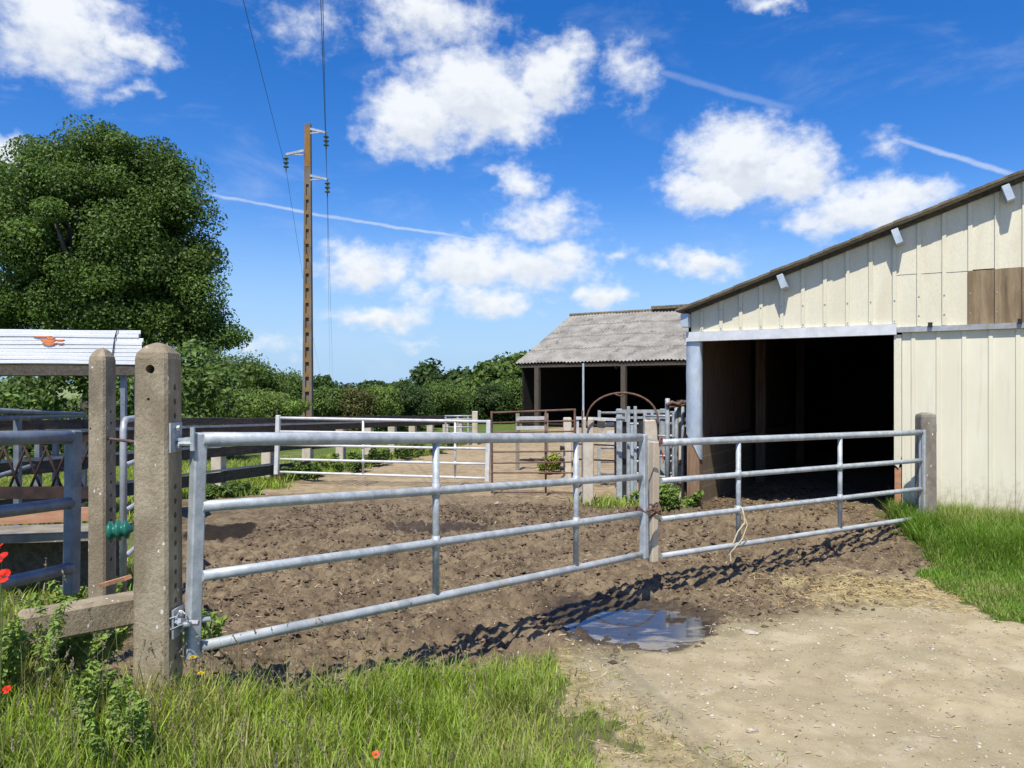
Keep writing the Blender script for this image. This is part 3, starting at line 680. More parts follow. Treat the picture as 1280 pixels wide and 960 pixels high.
for y, r in ((514, .045), (522, .035)):
    mb = MB(); mb.bar(P(770, y, Yc-.02), P(832, y, Yc-.02), r, .05, ZA); mb.build('cross_bar', 'galv', t)
mb = MB(); mb.bar(P(771, 630, Yc-.02), P(832, 630, Yc-.02), .05, .05, ZA); mb.build('foot_bar', 'galv_old', t)
mb = MB(); mb.box(P(790, 573, Yc-.02), (.07, .02, 1.0)); mb.build('sliding_panel', 'galv_sheet', t)
mb = MB(); mb.box(P(780, 573, Yc+.03), (.07, .02, 1.1)); mb.build('side_sheet', 'galv_black', t)
mb = MB(); mb.box(P(811, 570, Yc+.5), (.32, .02, 1.1)); mb.build('rear_sheet', 'galv_black', t)
for (px, Y) in ((774, 13.2), (825, 13.2)): vb(px, 515, 610, Y, .07, 'galv_old', 'upright')
# white pen rail
t = thing('pen_gate', 'small white topped pen gate between the concrete post and the crush', 'gate', P(745, 600, 13.2))
for y, mt, w in ((523.5, 'white_metal', .05), (556, 'rust_dark', .025), (575, 'rust_dark', .025)):
    mb = MB(); mb.bar(P(720, y-1, 13.2), P(772, y+1, 13.2), w, .04, ZA); mb.build('rail', mt, t)
for px, mt in ((722, 'white_metal'), (771, 'rust_dark'), (769.5, 'rust_dark')):
    mb = MB(); mb.bar(P(px, 523, 13.22), P(px, 603, 13.22), .04, .04, XA); mb.build('stile', mt, t)
mb = MB()
for y in (530, 540, 549, 557): mb.box(P(763, y, 13.26), (.14, .02, .06))
mb.build('slat', 'white_metal', t)
mb = MB(); mb.box(P(752, 542, 13.27), (.13, .03, .46)); mb.build('board', 'concrete_pale', t)
mb = MB(); mb.bar(P(728, 513, 12), P(728, 600, 12), .025, .025, XA); ident(mb.build('steel_stake', 'rust', loc=P(728,600,12)), 'thin rusty stake behind the pale post left of the hoop', 'stake')
t = thing('sheeted_hurdle', 'galvanised hurdle with dark sheeting standing behind the cattle crush', 'hurdle', P(800, 600, 14))
for y in (516, 530, 545, 560, 577, 592):
    mb = MB(); mb.tube([P(748, y, 14.0), P(848, y-.5, 13.6)], .022, 8); mb.build('rail', 'galv_old', t, True)
for px in (749, 783, 815, 847):
    mb = MB(); mb.bar(P(px, 513, 13.95-(px-749)*.004), P(px, 603, 13.95-(px-749)*.004), .05, .05, XA); mb.build('upright', 'galv', t)
mb = MB(); a, b = P(776, 560, 14.03), P(847, 560, 13.75); mb.bar((a.x, a.y, .62), (b.x, b.y, .62), .98, .015, ZA); mb.build('sheeting', 'galv_black', t)
t = thing('sorting_gate', 'narrow galvanised sorting gate between the crush and the upright tubes', 'gate', P(830, 625, 11))
for y in (520, 545, 570, 596, 618):
    mb = MB(); mb.tube([P(806, y, 11.35), P(842, y, 11.0)], .018, 8); mb.build('rail', 'galv_old', t, True)
for px, Y in ((806, 11.35), (842, 11.0)):
    mb = MB(); mb.bar(P(px, 516, Y), P(px, 624, Y), .045, .045, XA); mb.build('stile', 'galv', t)
# upright tubes
for i, (px, y0, y1, w) in enumerate(((834.5, 498, 622, .034), (845.5, 503, 622, .029), (853.5, 505, 622, .024))):
    a = P(px, y0, 10.7+.1*i); mb = MB(); mb.tube([(a.x, a.y, -.05), (a.x, a.y, a.z-.01), (a.x, a.y, a.z)], [w, w, w*.8], 12)
    o = mb.build('steel_tube', 'galv', loc=(a.x, a.y, 0), smooth=True)
    ident(o, ('tallest upright galvanised tube beside the barn corner pillar', 'middle upright galvanised tube beside the barn corner pillar', 'slimmest upright galvanised tube beside the barn corner pillar')[i], 'tube', 'upright tubes beside the barn corner')
mb = MB(); mb.tube([P(833, 507, 10.66), P(840, 503, 10.66), P(847, 506, 10.7), P(852, 502, 10.75), P(857, 507, 10.8)], .028, 8); mb.tube([P(836,509,10.65),P(856,506,10.75)], .018, 8)
ident(mb.build('tube_clamp', 'rust', loc=P(845,505,10.7), smooth=True), 'lumpy rusty clamp joining the tops of the upright tubes', 'clamp')
t = thing('rusty_hurdle', 'rust stained timber hurdle half hidden by the barn corner pillar', 'hurdle', P(858, 640, 11))
for px, mt, w in ((850, 'concrete_pale', .07), (856, 'rust', .05), (862, 'brown_wood', .07), (868, 'rust', .05)):
    mb = MB(); mb.bar(P(px, 508, 11), P(px, 636, 11), w, .05, XA); mb.build('upright', mt, t)
for y in (510, 530, 578, 601):
    mb = MB(); mb.bar(P(847, y, 10.94), P(872, y, 10.94), .075, .04, ZA); mb.build('board', 'brown_wood' if y != 530 else 'concrete_pale', t)
mb = MB(); mb.tube([P(846, 503.5, 10.9), P(872, 503, 10.9)], .04, 12); mb.build('roller', 'black', t, True)

# ------------------------------------------------------------------ the cream barn
barn = thing('barn', 'cream clad barn with a dark open doorway and sloping roof', 'barn', W(0, 0, BZ))
SL = .3355
def roof_z(tt): return 2.706 + SL*(tt+2.45)
TR = 6.2; RZ = roof_z(TR)
def wbox(mb, t0, t1, d0, d1, z0, z1):
    mb.box(W((t0+t1)/2, (d0+d1)/2, (z0+z1)/2), (t1-t0, abs(d1-d0), z1-z0), (U, -VB, ZA)); return mb
def prism_wall(mb, t0, t1, d0, d1, z0, zf0, zf1):
    """wall piece with a sloping head"""
    mb.box8([W(t0,d1,z0), W(t1,d1,z0), W(t1,d0,z0), W(t0,d0,z0), W(t0,d1,zf0), W(t1,d1,zf1), W(t1,d0,zf1), W(t0,d0,zf0)])
# upper cladding: flat sheets with raised joint strips and screws
up = MB(); strip = MB(); pitch = .2428
edges = [-2.385 + .03] + [(-2.385+.17+pitch*i) for i in range(40) if -2.385+.17+pitch*i < TR]
for i in range(len(edges)-1):
    a, b = edges[i], edges[i+1]
    lower = 2.414 if b < .05 else 2.375
    jog = random.uniform(-.0015, .0015)
    if a > -.05 and b > 0:
        zs = 2.955 + .008*random.uniform(-1,1)
        if not (.64 < (a+b)/2 < 2.4): wbox(up, a+.001, b-.001, -.04, .0+jog, lower, zs-.002)
        prism_wall(up, a+.001, b-.001, -.04, .004+jog, zs+.002, roof_z(a)-.05, roof_z(b)-.05)
    else:
        prism_wall(up, a+.001, b-.001, -.04, .0+jog, lower, roof_z(a)-.05, roof_z(b)-.05)
    e = b
    prism_wall(strip, e-.020, e+.020, .006, .021, lower+.004, roof_z(e-.02)-.055, roof_z(e+.02)-.055)
up.build('gable_cladding', 'cream', barn); strip.build('joint_strips', 'cream', barn)
scr = MB()
for e in edges[1:]:
    lower = 2.414 if e < 0 else 2.375
    for z in ([lower+.03, lower+.26] if e < 0 else [lower+.33, lower+.12]):
        if z < roof_z(e)-.1:
            c = W(e, .021, z); scr.tube([c, c - VB*.006], .009, 6)
scr.build('screws', 'galv_old', barn)
mb = MB()
for i in range(len(edges)-1):
    m_ = (edges[i]+edges[i+1])/2
    if .64 < m_ < 2.4:
        wbox(mb, edges[i]+.002, edges[i+1]-.002, -.04, .003, 2.375, 2.95); wbox(mb, edges[i]-.021, edges[i]+.021, .019, .024, 2.376, 2.948)
mb.build('plywood_panel', 'ply', barn)
# lower cladding: trapezoid ribbed
lo = MB(); tt = .045; prof = []
while tt < TR:
    prof += [(tt, 0), (tt+.085, 0), (tt+.093, .012), (tt+.127, .012), (tt+.135, 0)]; tt += .2428
for i in range(len(prof)-1):
    (a, da), (b, db) = prof[i], prof[i+1]
    lo.add([W(a, da, BZ-.3), W(b, db, BZ-.3), W(b, db, 2.312), W(a, da, 2.312)], [(0,1,2,3)])
wbox(lo, .045, TR, -.05, -.006, BZ-.3, 2.31); lo.build('lower_cladding', 'cream_low', barn)
# lintel and rail
mb = MB(); wbox(mb, TL-.03, -.008, -.06, .045, 2.292, 2.411); mb.build('lintel', 'white_sheet', barn)
mb = MB(); wbox(mb, -.004, TR, -.02, .05, 2.314, 2.372); mb.build('door_rail', 'galv_old', barn)
mb = MB(); wbox(mb, .30, .345, .05, .075, 2.36, 2.41); wbox(mb, 1.12, 1.16, .05, .075, 2.36, 2.41); mb.build('rail_bracket', 'black', barn)
# jamb
mb = MB(); wbox(mb, -.035, .04, -.08, .014, .93, 2.29); mb.box8([W(-.035,.014,.84), W(.01,.014,.80), W(.01,-.08,.80), W(-.035,-.08,.84), W(-.035,.014,.929), W(.04,.014,.929), W(.04,-.08,.929), W(-.035,-.08,.929)]); mb.build('jamb', 'cream', barn)
mb = MB(); wbox(mb, -.03, .035, -.09, -.002, BZ-.3, .80); mb.build('jamb_post', 'red_wood', barn)
# corner pillar
mb = MB(); wbox(mb, TL-.03, TL+.13, -.14, 0, BZ-.3, 1.15); mb.build('corner_post', 'brown_wood', barn)
mb = MB(); n = 14; vs, fs = [], []
for i in range(n+1):
    z = 2.29 - (2.29-1.16)*i/n
    q = lambda s: .003*math.sin(i*.9+s)+.002*math.sin(i*1.7+2*s)
    vs += [W(TL-.036, -.13, z), W(TL-.036+q(1)*.5, .012+q(2), z), W(TL+.05, .014+q(3), z), W(TL+.14+q(4)*1.5, .012+q(5), z), W(TL+.14, -.10, z)]
vs += [W(TL-.036,-.13,1.12), W(TL-.036,.012,1.12), W(TL+.06, .014, .96), W(TL+.14, .014, .80), W(TL+.14,-.1,.78)]
for i in range(n+1):
    for k in range(4): fs.append((i*5+k, i*5+5+k, i*5+6+k, i*5+1+k))
mb.add(vs, fs); mb.build('corner_sheet', 'galv_sheet', barn, True)
mb = MB(); wbox(mb, TL-.03, TL+.125, -.16, -.145, 1.15, 2.29); mb.build('corner_backing', 'dark_int', barn)
# roof: slope up to the ridge and down beyond
mb = MB(); D1, D0 = .17, -13.0
def roof_slab(mb, t0, t1, z0, z1, th, d1=D1, d0=D0):
    mb.box8([W(t0,d1,z0-th), W(t1,d1,z1-th), W(t1,d0,z1-th), W(t0,d0,z0-th), W(t0,d1,z0), W(t1,d1,z1), W(t1,d0,z1), W(t0,d0,z0)])
roof_slab(mb, -2.50, TR, roof_z(-2.5), RZ, .028); roof_slab(mb, TR, 2*TR+2.5, RZ, roof_z(-2.5), .028); mb.build('roof', 'fibro', barn)
mb = MB(); nseg = 60     # mossy, uneven verge
for i in range(nseg):
    a = -2.5 + (TR+2.5)*i/nseg; b = -2.5 + (TR+2.5)*(i+1)/nseg; k = random.uniform(-.006, .010)
    roof_slab(mb, a, b, roof_z(a)+.006+k*.7, roof_z(b)+.003+k*.7, .028, D1+.02+random.uniform(0,.012), D1-.06)
mb.build('verge', 'fibro_moss', barn)
mb = MB(); roof_slab(mb, -2.42, TR, roof_z(-2.42)-.032, RZ-.032, .05, .045, .02); mb.build('verge_board', 'dark_wood', barn)
sl_ax = (U + ZA*SL).normalized(); up_ax = (ZA - U*SL).normalized()
for tt in (-1.263, -.045, .985, 2.1, 3.2):
    mb = MB(); c = W(tt, .10, roof_z(tt)) - up_ax*.155
    mb.box(c, (.075, .16, .17), (sl_ax, -VB, up_ax), .004); mb.build('purlin_end', 'galv_sheet', barn)
mb = MB(); wbox(mb, TL-.075, TL+.02, -.02, .12, 2.475, 2.64); mb.build('gutter_end', 'galv_sheet', barn)
# interior: side walls, back wall, floor
mb = MB(); n = 60
for i in range(n):
    d0, d1 = -.18-i*.12, -.18-(i+1)*.12+.008
    wbox(mb, TL-.04+random.uniform(-.006,.006), TL, d0, d1, 1.02, 2.66)
mb.build('side_boards', 'dark_int', barn)
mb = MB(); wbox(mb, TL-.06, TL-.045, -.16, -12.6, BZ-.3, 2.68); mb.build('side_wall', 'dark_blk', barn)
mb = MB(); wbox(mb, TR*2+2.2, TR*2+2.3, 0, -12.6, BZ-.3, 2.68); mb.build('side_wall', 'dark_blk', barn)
mb = MB(); p = [W(TL-.02, -.15, BZ-.3), W(TL-.02, -7.4, BZ-.3), W(TL-.02, -7.4, 1.0), W(TL-.02, -.15, 1.0)]
p2_ = [W(TL+.06, -.15, BZ-.3), W(TL+.06, -7.4, BZ-.3), W(TL+.06, -7.4, 1.0), W(TL+.06, -.15, 1.0)]
mb.box8([p[0], p2_[0], p2_[1], p[1], p[3], p2_[3], p2_[2], p[2]])
bo = mb.build('block_wall', 'block', barn)
uv = bo.data.uv_layers.new(name='UVMap')
for lp in bo.data.loops:
    w = bo.data.vertices[lp.vertex_index].co + Vector(barn.location) - J; uv.data[lp.index].uv = (w.dot(VB)+w.dot(U)*.3, w.z)
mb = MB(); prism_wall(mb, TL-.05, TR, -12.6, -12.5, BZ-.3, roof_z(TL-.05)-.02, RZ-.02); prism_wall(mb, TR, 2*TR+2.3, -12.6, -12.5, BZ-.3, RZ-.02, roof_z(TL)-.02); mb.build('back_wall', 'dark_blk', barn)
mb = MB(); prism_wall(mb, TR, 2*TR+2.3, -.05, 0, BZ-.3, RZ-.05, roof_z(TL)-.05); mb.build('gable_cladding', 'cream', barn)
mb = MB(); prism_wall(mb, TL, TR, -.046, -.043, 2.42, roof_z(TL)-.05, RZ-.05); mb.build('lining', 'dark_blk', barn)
for (tt, dd) in ((TL+.15, -3.0), (.4, -3.0), (3.2, -3.0), (TL+.15, -6.5), (.4, -6.5)):
    mb = MB(); wbox(mb, tt, tt+.15, dd, dd-.15, BZ-.3, roof_z(tt)-.06); mb.build('timber_post', 'dark_int', barn)
mb = MB(); wbox(mb, -.25, 4.5, -2.9, -3.0, BZ+.9, BZ+1.0); wbox(mb, -.25, 4.5, -2.9, -3.0, BZ+.45, BZ+.55); mb.build('inner_rail', 'dark_int', barn)

# ------------------------------------------------------------------ open shed with fibre cement roof
S0 = Vector(((650-640)/F*37, 37, 0)); LS = 14.0; RUN = 6.1
def S(a, v, z): return S0 + U*a + VB*v + ZA*z
shed = thing('open_shed', 'open fronted shed with a grey corrugated roof at the back', 'shed', S(0, 0, 0))
EZ, RZ2 = CAMZ + 1.37, CAMZ + 1.37 + 2.85
def shed_roof(name, sgn, rows=4):
    pw = .177; npl = 6; m_ = int(LS/pw*npl)
    for r in range(rows):
        V_, Q_ = [], []
        f0, f1 = r/rows, (r+1)/rows + .012
        for i in range(m_+1):
            a = i*pw/npl; cz = .028*math.cos(2*math.pi*i/npl)
            for f, dz in ((f0, 0.02), (f1, 0.0)):
                v = f*RUN if sgn > 0 else 2*RUN - f*RUN
                sagz = -.03*math.sin(a*.9+1)*math.sin(f*3.14)
                V_.append(tuple(S(a-.25, v, EZ + (RZ2-EZ)*f + cz + dz + sagz + (.012*((int(a/.88)*7+r*3) % 3)))))
        for i in range(m_): Q_.append((i*2, i*2+2, i*2+3, i*2+1))
        fast_mesh(name, np.array(V_), np.array(Q_), M['fibro' if not (r == 1 and sgn > 0) else 'fibro'], parent=shed)
shed_roof('roof_sheets', 1); shed_roof('roof_sheets', -1)
mb = MB(); mb.tube([S(-.3, RUN, RZ2+.03), S(LS, RUN, RZ2+.03)], .09, 10); mb.build('ridge_cap', 'fibro_moss', shed)
mb = MB(); mb.box(S(LS-4.0, RUN+.3, RZ2+.14), (11.0, 1.2, .16), (U, VB, ZA)); mb.build('raised_ridge', 'fibro_moss', shed)
mb = MB(); mb.bar(S(-.1, .12, EZ-.12), S(LS, .12, EZ-.12), .16, .08, ZA); mb.build('eave_beam', 'dark_wood', shed)
for a in (.9, 5.3, 9.8):
    mb = MB(); mb.bar(S(a, .1, -.2), S(a, .1, EZ-.2), .22, .22, U); mb.build('post', 'dark_wood', shed)
mb = MB(); mb.tube([S(3.35, .0, .5), S(3.35, .0, EZ-.05)], .05, 8); mb.build('drain_pipe', 'galv_sheet', shed)
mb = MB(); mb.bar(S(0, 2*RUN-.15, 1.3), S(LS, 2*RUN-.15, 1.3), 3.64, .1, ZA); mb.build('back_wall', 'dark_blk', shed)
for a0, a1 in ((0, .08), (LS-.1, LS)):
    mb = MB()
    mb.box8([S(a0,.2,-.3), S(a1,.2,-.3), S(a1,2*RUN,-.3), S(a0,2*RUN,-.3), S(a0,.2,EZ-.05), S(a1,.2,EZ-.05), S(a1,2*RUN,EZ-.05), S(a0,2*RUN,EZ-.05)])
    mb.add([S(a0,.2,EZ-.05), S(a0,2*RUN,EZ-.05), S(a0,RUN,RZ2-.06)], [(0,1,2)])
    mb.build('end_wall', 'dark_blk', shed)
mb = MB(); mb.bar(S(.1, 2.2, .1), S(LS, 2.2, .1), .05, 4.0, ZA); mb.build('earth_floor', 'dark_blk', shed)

# ------------------------------------------------------------------ power pole and lines
YP = 24.0; XP = (385-640)/F*YP
ZT = CAMZ + (490-155)/F*YP
pole = thing('power_pole', 'tall concrete power pole with recessed sides and orange lichen', 'power pole', (XP, YP, 0))
mb = MB(); n = 40
def pw_(z): k = z/ZT; return .155*(1-k)+.092*k
# two flanges and a web with rungs, like a ladder of recesses
for sx in (-1, 1):
    vs, fs = [], []
    for z in (-.3, ZT):
        w = pw_(max(z,0)); x0_, x1_ = (sx*w, sx*w*.42)
        vs += [(XP+min(x0_,x1_), YP-w*.8, z), (XP+max(x0_,x1_), YP-w*.8, z), (XP+max(x0_,x1_), YP+w*.8, z), (XP+min(x0_,x1_), YP+w*.8, z)]
    mb.box8(vs)
vs = []
for z in (-.3, ZT): w = pw_(max(z,0)); vs += [(XP-w*.43, YP-w*.28, z), (XP+w*.43, YP-w*.28, z), (XP+w*.43, YP+w*.28, z), (XP-w*.43, YP+w*.28, z)]
mb.box8(vs)
zt2 = ZT - 1.9; w = pw_(ZT-.9)
mb.box((XP, YP, (zt2+ZT)/2), (w*.85, w*1.55, ZT-zt2-.002)); mb.build('shaft', 'pole', pole)
mb = MB(); z = .35
while z < zt2-.2:
    w = pw_(z); mb.box((XP, YP, z), (w*.84, w*1.5, .13)); z += .46
mb.build('rungs', 'lichen', pole)
mb = MB(); w = pw_(ZT-.8); mb.box((XP-.004, YP-w*.8, ZT-.75), (w*1.7, .012, 1.2)); mb.build('lichen_patch', 'lichen', pole)
arms = [(ZT-.28, .62, 166, 409), (ZT-.93, -.62, 193, 359), (ZT-1.72, .64, 224, 410.5)]
arm_tip = []
for (z, dx, py, px) in arms:
    xt = (px-640)/F*YP; zz = CAMZ + (490-py)/F*YP; s = 1 if dx > 0 else -1
    mb = MB(); mb.bar((XP + s*.1, YP-.12, zz+.08), (xt, YP-.12, zz-.04), .07, .05, ZA); mb.bar((XP+s*.1, YP-.12, zz-.06), (xt-s*.2, YP-.12, zz-.03), .035, .035, ZA); mb.build('cross_arm', 'galv_old', pole)
    arm_tip.append(Vector((xt, YP-.12, zz-.06)))
    mb = MB(); c = Vector((xt, YP-.12, zz-.10))
    prof = [(.016, .08), (.016, .02)]
    for q in range(3): h = -q*.13; prof += [(.03, h), (.045, h-.01), (.09, h-.07), (.08, h-.085), (.03, h-.09)]
    prof += [(.016, -.36), (.016, -.5)]
    mb.lathe(c, prof[::-1], 12); mb.build('insulator', 'ceramic', pole)
def wire(label, pt, mids, far):
    """sagging wire: behind the viewer -> pole -> far pole"""
    pts = []
    p0 = Vector(pt); (mx, my, mz) = mids
    # parabola near side through p0 and the sighted point, out to the next pole behind
    s1 = p0.y - my; dxdy = (mx-p0.x)/s1; L_ = 62.0
    k = None
    # z(s) = p0.z + a s + b s^2, equal height at s=L
    b = (mz-p0.z)/(s1*s1 - L_*s1); a_ = -b*L_
    for i in range(40, -1, -1):
        s = L_*(i/40)**1.3; pts.append((p0.x+dxdy*s, p0.y-s, p0.z+a_*s+b*s*s))
    f = Vector(far); Lf = (f-p0).length
    for i in range(1, 31):
        q = i/30; v = p0.lerp(f, q); v.z -= 3.0*4*q*(1-q)*.55; pts.append(tuple(v))
    mb = MB(); mb.tube(pts, .006, 6); o = mb.build('power_line', 'wire', loc=p0, smooth=True)
    return ident(o, label, 'cable', 'overhead lines on the concrete pole')
YF = 175.0
fx = lambda px: (px-640)/F*YF
tips = [t_ - ZA*.45 for t_ in arm_tip]
def mid(px, py, Y): v = P(px, py, Y); return (v.x, v.y, v.z)
wire('overhead line on the upper of the two arms pointing towards the barn', tips[0], mid(403.5, 0, 12.2), (fx(413), YF, CAMZ+12/F*YF))
wire('overhead line on the arm that points towards the big tree', tips[1], mid(304, 0, 12.8), (fx(405), YF, CAMZ+10/F*YF))
wire('overhead line on the lower of the two arms pointing towards the barn', tips[2], mid(401, 0, 11.0), (fx(417), YF, CAMZ+10/F*YF))
t = thing('power_pole', 'tiny distant power pole on the skyline beyond the hedges', 'power pole', (fx(411), YF, -2))
mb = MB(); mb.bar((fx(411), YF, -3), (fx(411), YF, CAMZ+22/F*YF), .5, .4, XA); mb.build('shaft', 'pole', t)
mb = MB(); mb.bar((fx(402), YF-.3, CAMZ+9/F*YF), (fx(420), YF-.3, CAMZ+8.5/F*YF), .3, .2, ZA); mb.build('cross_arm', 'galv_dark', t)

# ------------------------------------------------------------------ foliage
def leaves(centers, normals, size, aspect=.6, jitter=.7, seed=0, sizevar=.4):
    rng = np.random.default_rng(seed); n = len(centers)
    nr = normals + rng.normal(0, jitter, (n, 3)); nr /= np.linalg.norm(nr, axis=1)[:, None]+1e-9
    a = rng.normal(0, 1, (n, 3)); a -= nr*(a*nr).sum(1)[:, None]; a /= np.linalg.norm(a, axis=1)[:, None]+1e-9
    b = np.cross(nr, a); s = size*(1 + rng.uniform(-sizevar, sizevar, n))[:, None]
    droop = nr*s*.18
    v = np.stack([centers - a*s, centers + b*s*aspect + droop, centers + a*s, centers - b*s*aspect + droop], 1).reshape(-1, 3)
    f = np.arange(4*n).reshape(n, 4)
    return v, f
def tints(n, cols, seed, var=.25, clump=None):
    rng = np.random.default_rng(seed); cols = np.array(cols)
    w = rng.dirichlet(np.ones(len(cols))*.8, n); c = w @ cols
    k = 1 + rng.uniform(-var, var, n)
    if clump is not None: k = k*clump
    c = c*k[:, None]
    return np.repeat(c, 4, 0)
def crown(lobes, nclump, nleaf, size, clump_r, cols, seed, shell=.55, parent=None, name='crown', flat=.7, drop=0):
    """lobes: (cx,cy,cz,rx,ry,rz). clumps sit in the outer part of each lobe, leaves crowd each clump"""
    rng = np.random.default_rng(seed); lobes = np.array(lobes, dtype=float)
    vol = (lobes[:,3]*lobes[:,4]*lobes[:,5])**.67; li = rng.choice(len(lobes), nclump, p=vol/vol.sum())
    d = rng.normal(0, 1, (nclump, 3)); d /= np.linalg.norm(d, axis=1)[:, None]
    rad = shell + (1-shell)*rng.random(nclump)**.6
    cc = lobes[li,:3] + d*rad[:,None]*lobes[li,3:]
    cr = clump_r*(.6+.8*rng.random(nclump))
    m = nleaf//nclump; ci = np.repeat(np.arange(nclump), m)
    q = rng.normal(0, 1, (len(ci), 3)); ql = np.linalg.norm(q, axis=1)[:, None]; q = q/ql*np.minimum(ql, 2.0)*.62
    q[:,2] *= flat
    pos = cc[ci] + q*cr[ci][:,None]
    nrm = q + np.array([0,0,.55]) + d[ci]*.5
    cl = .78 + .44*rng.random(nclump)
    v, f = leaves(pos, nrm/np.linalg.norm(nrm,axis=1)[:,None], size, seed=seed+1)
    tn = tints(len(pos), cols, seed+2, .22, cl[ci])
    return fast_mesh(name, v, f, 'leaf', tn, parent), cc
GREEN_OAK = [(.088,.152,.023), (.135,.21,.037), (.065,.117,.022)]
GREEN_MID = [(.115,.185,.036), (.08,.145,.03), (.16,.225,.055)]
GREEN_LIGHT = [(.18,.27,.05), (.13,.215,.042), (.23,.30,.075)]
GREEN_DARK = [(.045,.085,.02), (.07,.115,.03), (.055,.10,.025)]
def trunk_mb(base, top, r, limbs, seed):
    rng = random.Random(seed); mb = MB(); base, top = Vector(base), Vector(top)
    n = 8; pts = [base.lerp(top, i/n) + Vector((rng.uniform(-1,1), rng.uniform(-1,1), 0))*r*.4*(i > 0) for i in range(n+1)]
    mb.tube(pts, [r*(1.25 if i == 0 else 1-.7*i/n) for i in range(n+1)], 12)
    for l in limbs:
        l = Vector(l); s = pts[rng.randint(2, 6)]; m1 = s.lerp(l, .35) + Vector((rng.uniform(-.4,.4), rng.uniform(-.4,.4), .3)); m2 = s.lerp(l, .7) + Vector((rng.uniform(-.4,.4), rng.uniform(-.4,.4), .2))
        mb.tube([s, m1, m2, l], [r*.4, r*.28, r*.16, r*.05], 8)
    return mb
def tree(name, label, cat, base, lobes, nclump, nleaf, size, cr, cols, seed, trunk_r, group=None, shell=.5, nlimb=14):
    t = thing(name, label, cat, base, group)
    o, cc = crown(lobes, nclump, nleaf, size, cr, cols, seed, shell, t)
    L_ = np.array(lobes); top = Vector((L_[:,0].mean(), L_[:,1].mean(), (L_[:,2]).max()))
    pick = np.random.default_rng(seed).choice(len(cc), min(nlimb, len(cc)), replace=False)
    trunk_mb((base[0], base[1], base[2]-.3), top, trunk_r, [tuple(cc[i]) for i in pick], seed).build('trunk', 'bark', t, True)
    return t
def plobe(px, py, Y, rpx, rpy, dep=None):
    c = P(px, py, Y); rx, rz = rpx/F*Y, rpy/F*Y; return (c.x, c.y, c.z, rx, dep or rx, rz)
YT = 32
tree('oak_tree', 'big dark green broadleaf tree towering over the white panels', 'tree', (P(115,500,YT).x, YT, 0), [
    plobe(120, 310, YT, 95, 95), plobe(60, 245, YT, 55, 58), plobe(150, 222, YT, 52, 50), plobe(30, 330, YT, 62, 80), plobe(193, 290, YT, 42, 46),
    plobe(203, 365, YT, 46, 44), plobe(140, 385, YT, 80, 46), plobe(234, 405, YT, 34, 28), plobe(-20, 270, YT, 55, 55), plobe(-10, 400, YT, 62, 50), plobe(180, 197, YT, 28, 22), plobe(108, 188, YT, 32, 20),
    plobe(62, 192, YT, 22, 18), plobe(225, 245, YT, 26, 22), plobe(238, 318, YT, 18, 20), plobe(257, 372, YT, 18, 16), plobe(274, 424, YT, 20, 14), plobe(255, 425, YT, 24, 16), plobe(212, 212, YT, 18, 16), plobe(20, 205, YT, 26, 20), plobe(140, 176, YT, 18, 12), plobe(235, 275, YT, 20, 16)],
    340, 310000, .066, .78, GREEN_OAK, 3, .55, None, .62, 60)
# bushes and hedgerow trees beyond the fence
grpb = 'bushes beyond the wooden fence'
def bush(label, px, py, Y, rpx, rpy, cols, seed, n=9000, size=.1, cr=.4, extra=(), name='bush', group=grpb):
    c = P(px, py, Y); t = thing(name, label, 'bush', (c.x, c.y, 0), group)
    lob = [plobe(px, py, Y, rpx, rpy)] + [plobe(*e) for e in extra]
    lob.append((c.x, c.y, .7, rpx/F*Y*.9, rpx/F*Y*.6, .9))
    o, cc = crown(lob, max(40, n//90), n*3, size*.46, cr*.85, cols, seed, .45, t, 'foliage')
    mb = MB()
    for i in range(6):
        a = i*1.05; mb.tube([(c.x+.1*math.cos(a), c.y+.1*math.sin(a), -.2), (c.x+.5*math.cos(a), c.y+.5*math.sin(a), .8), (c.x+.9*math.cos(a), c.y+.6*math.sin(a), 1.6)], [.05,.035,.012], 6)
    mb.build('stem', 'bark', t); return t
bush('tall mid green bush right of the nearest concrete posts', 285, 482, 27, 48, 36, GREEN_MID, 21, 16000, .1, .45, [(250, 490, 27, 40, 30), (318, 492, 27.5, 36, 28)])
bush('light green bramble bush in front of the tall bush', 318, 506, 22, 40, 14, GREEN_LIGHT, 22, 9000, .075, .3, [(350, 508, 22, 30, 12)])
bush('mid green shrub just left of the power pole', 352, 488, 34, 26, 22, GREEN_MID, 23, 7000, .11, .45)
bush('dark shadowed shrub tucked behind the nearest post', 232, 500, 29, 30, 34, GREEN_DARK, 24, 7000, .1, .4)
bush('bright bush just right of the power pole foot', 410, 502, 30, 24, 15, GREEN_MID, 25, 6500, .1, .35)
bush('bush with brownish new leaves in the hedgerow', 443, 506, 30, 20, 15, [(.12,.13,.035),(.10,.16,.035),(.15,.10,.04)], 26, 5500, .1, .35)
bush('olive bush in the middle of the hedgerow', 476, 502, 31, 22, 16, GREEN_LIGHT, 27, 6500, .1, .35)
bush('rounded dark bush left of the far end post', 512, 500, 33, 26, 17, GREEN_DARK, 28, 7000, .11, .4)
bush('broad mid green bush above the far silver gate', 556, 500, 36, 30, 18, GREEN_MID, 29, 8000, .11, .4)
bush('dark bush between the far end post and rusty gate', 610, 505, 40, 26, 20, GREEN_DARK, 30, 7000, .12, .45)
bush('leafy bush at the corner of the open shed', 648, 500, 41, 26, 26, GREEN_MID, 31, 8000, .12, .45)
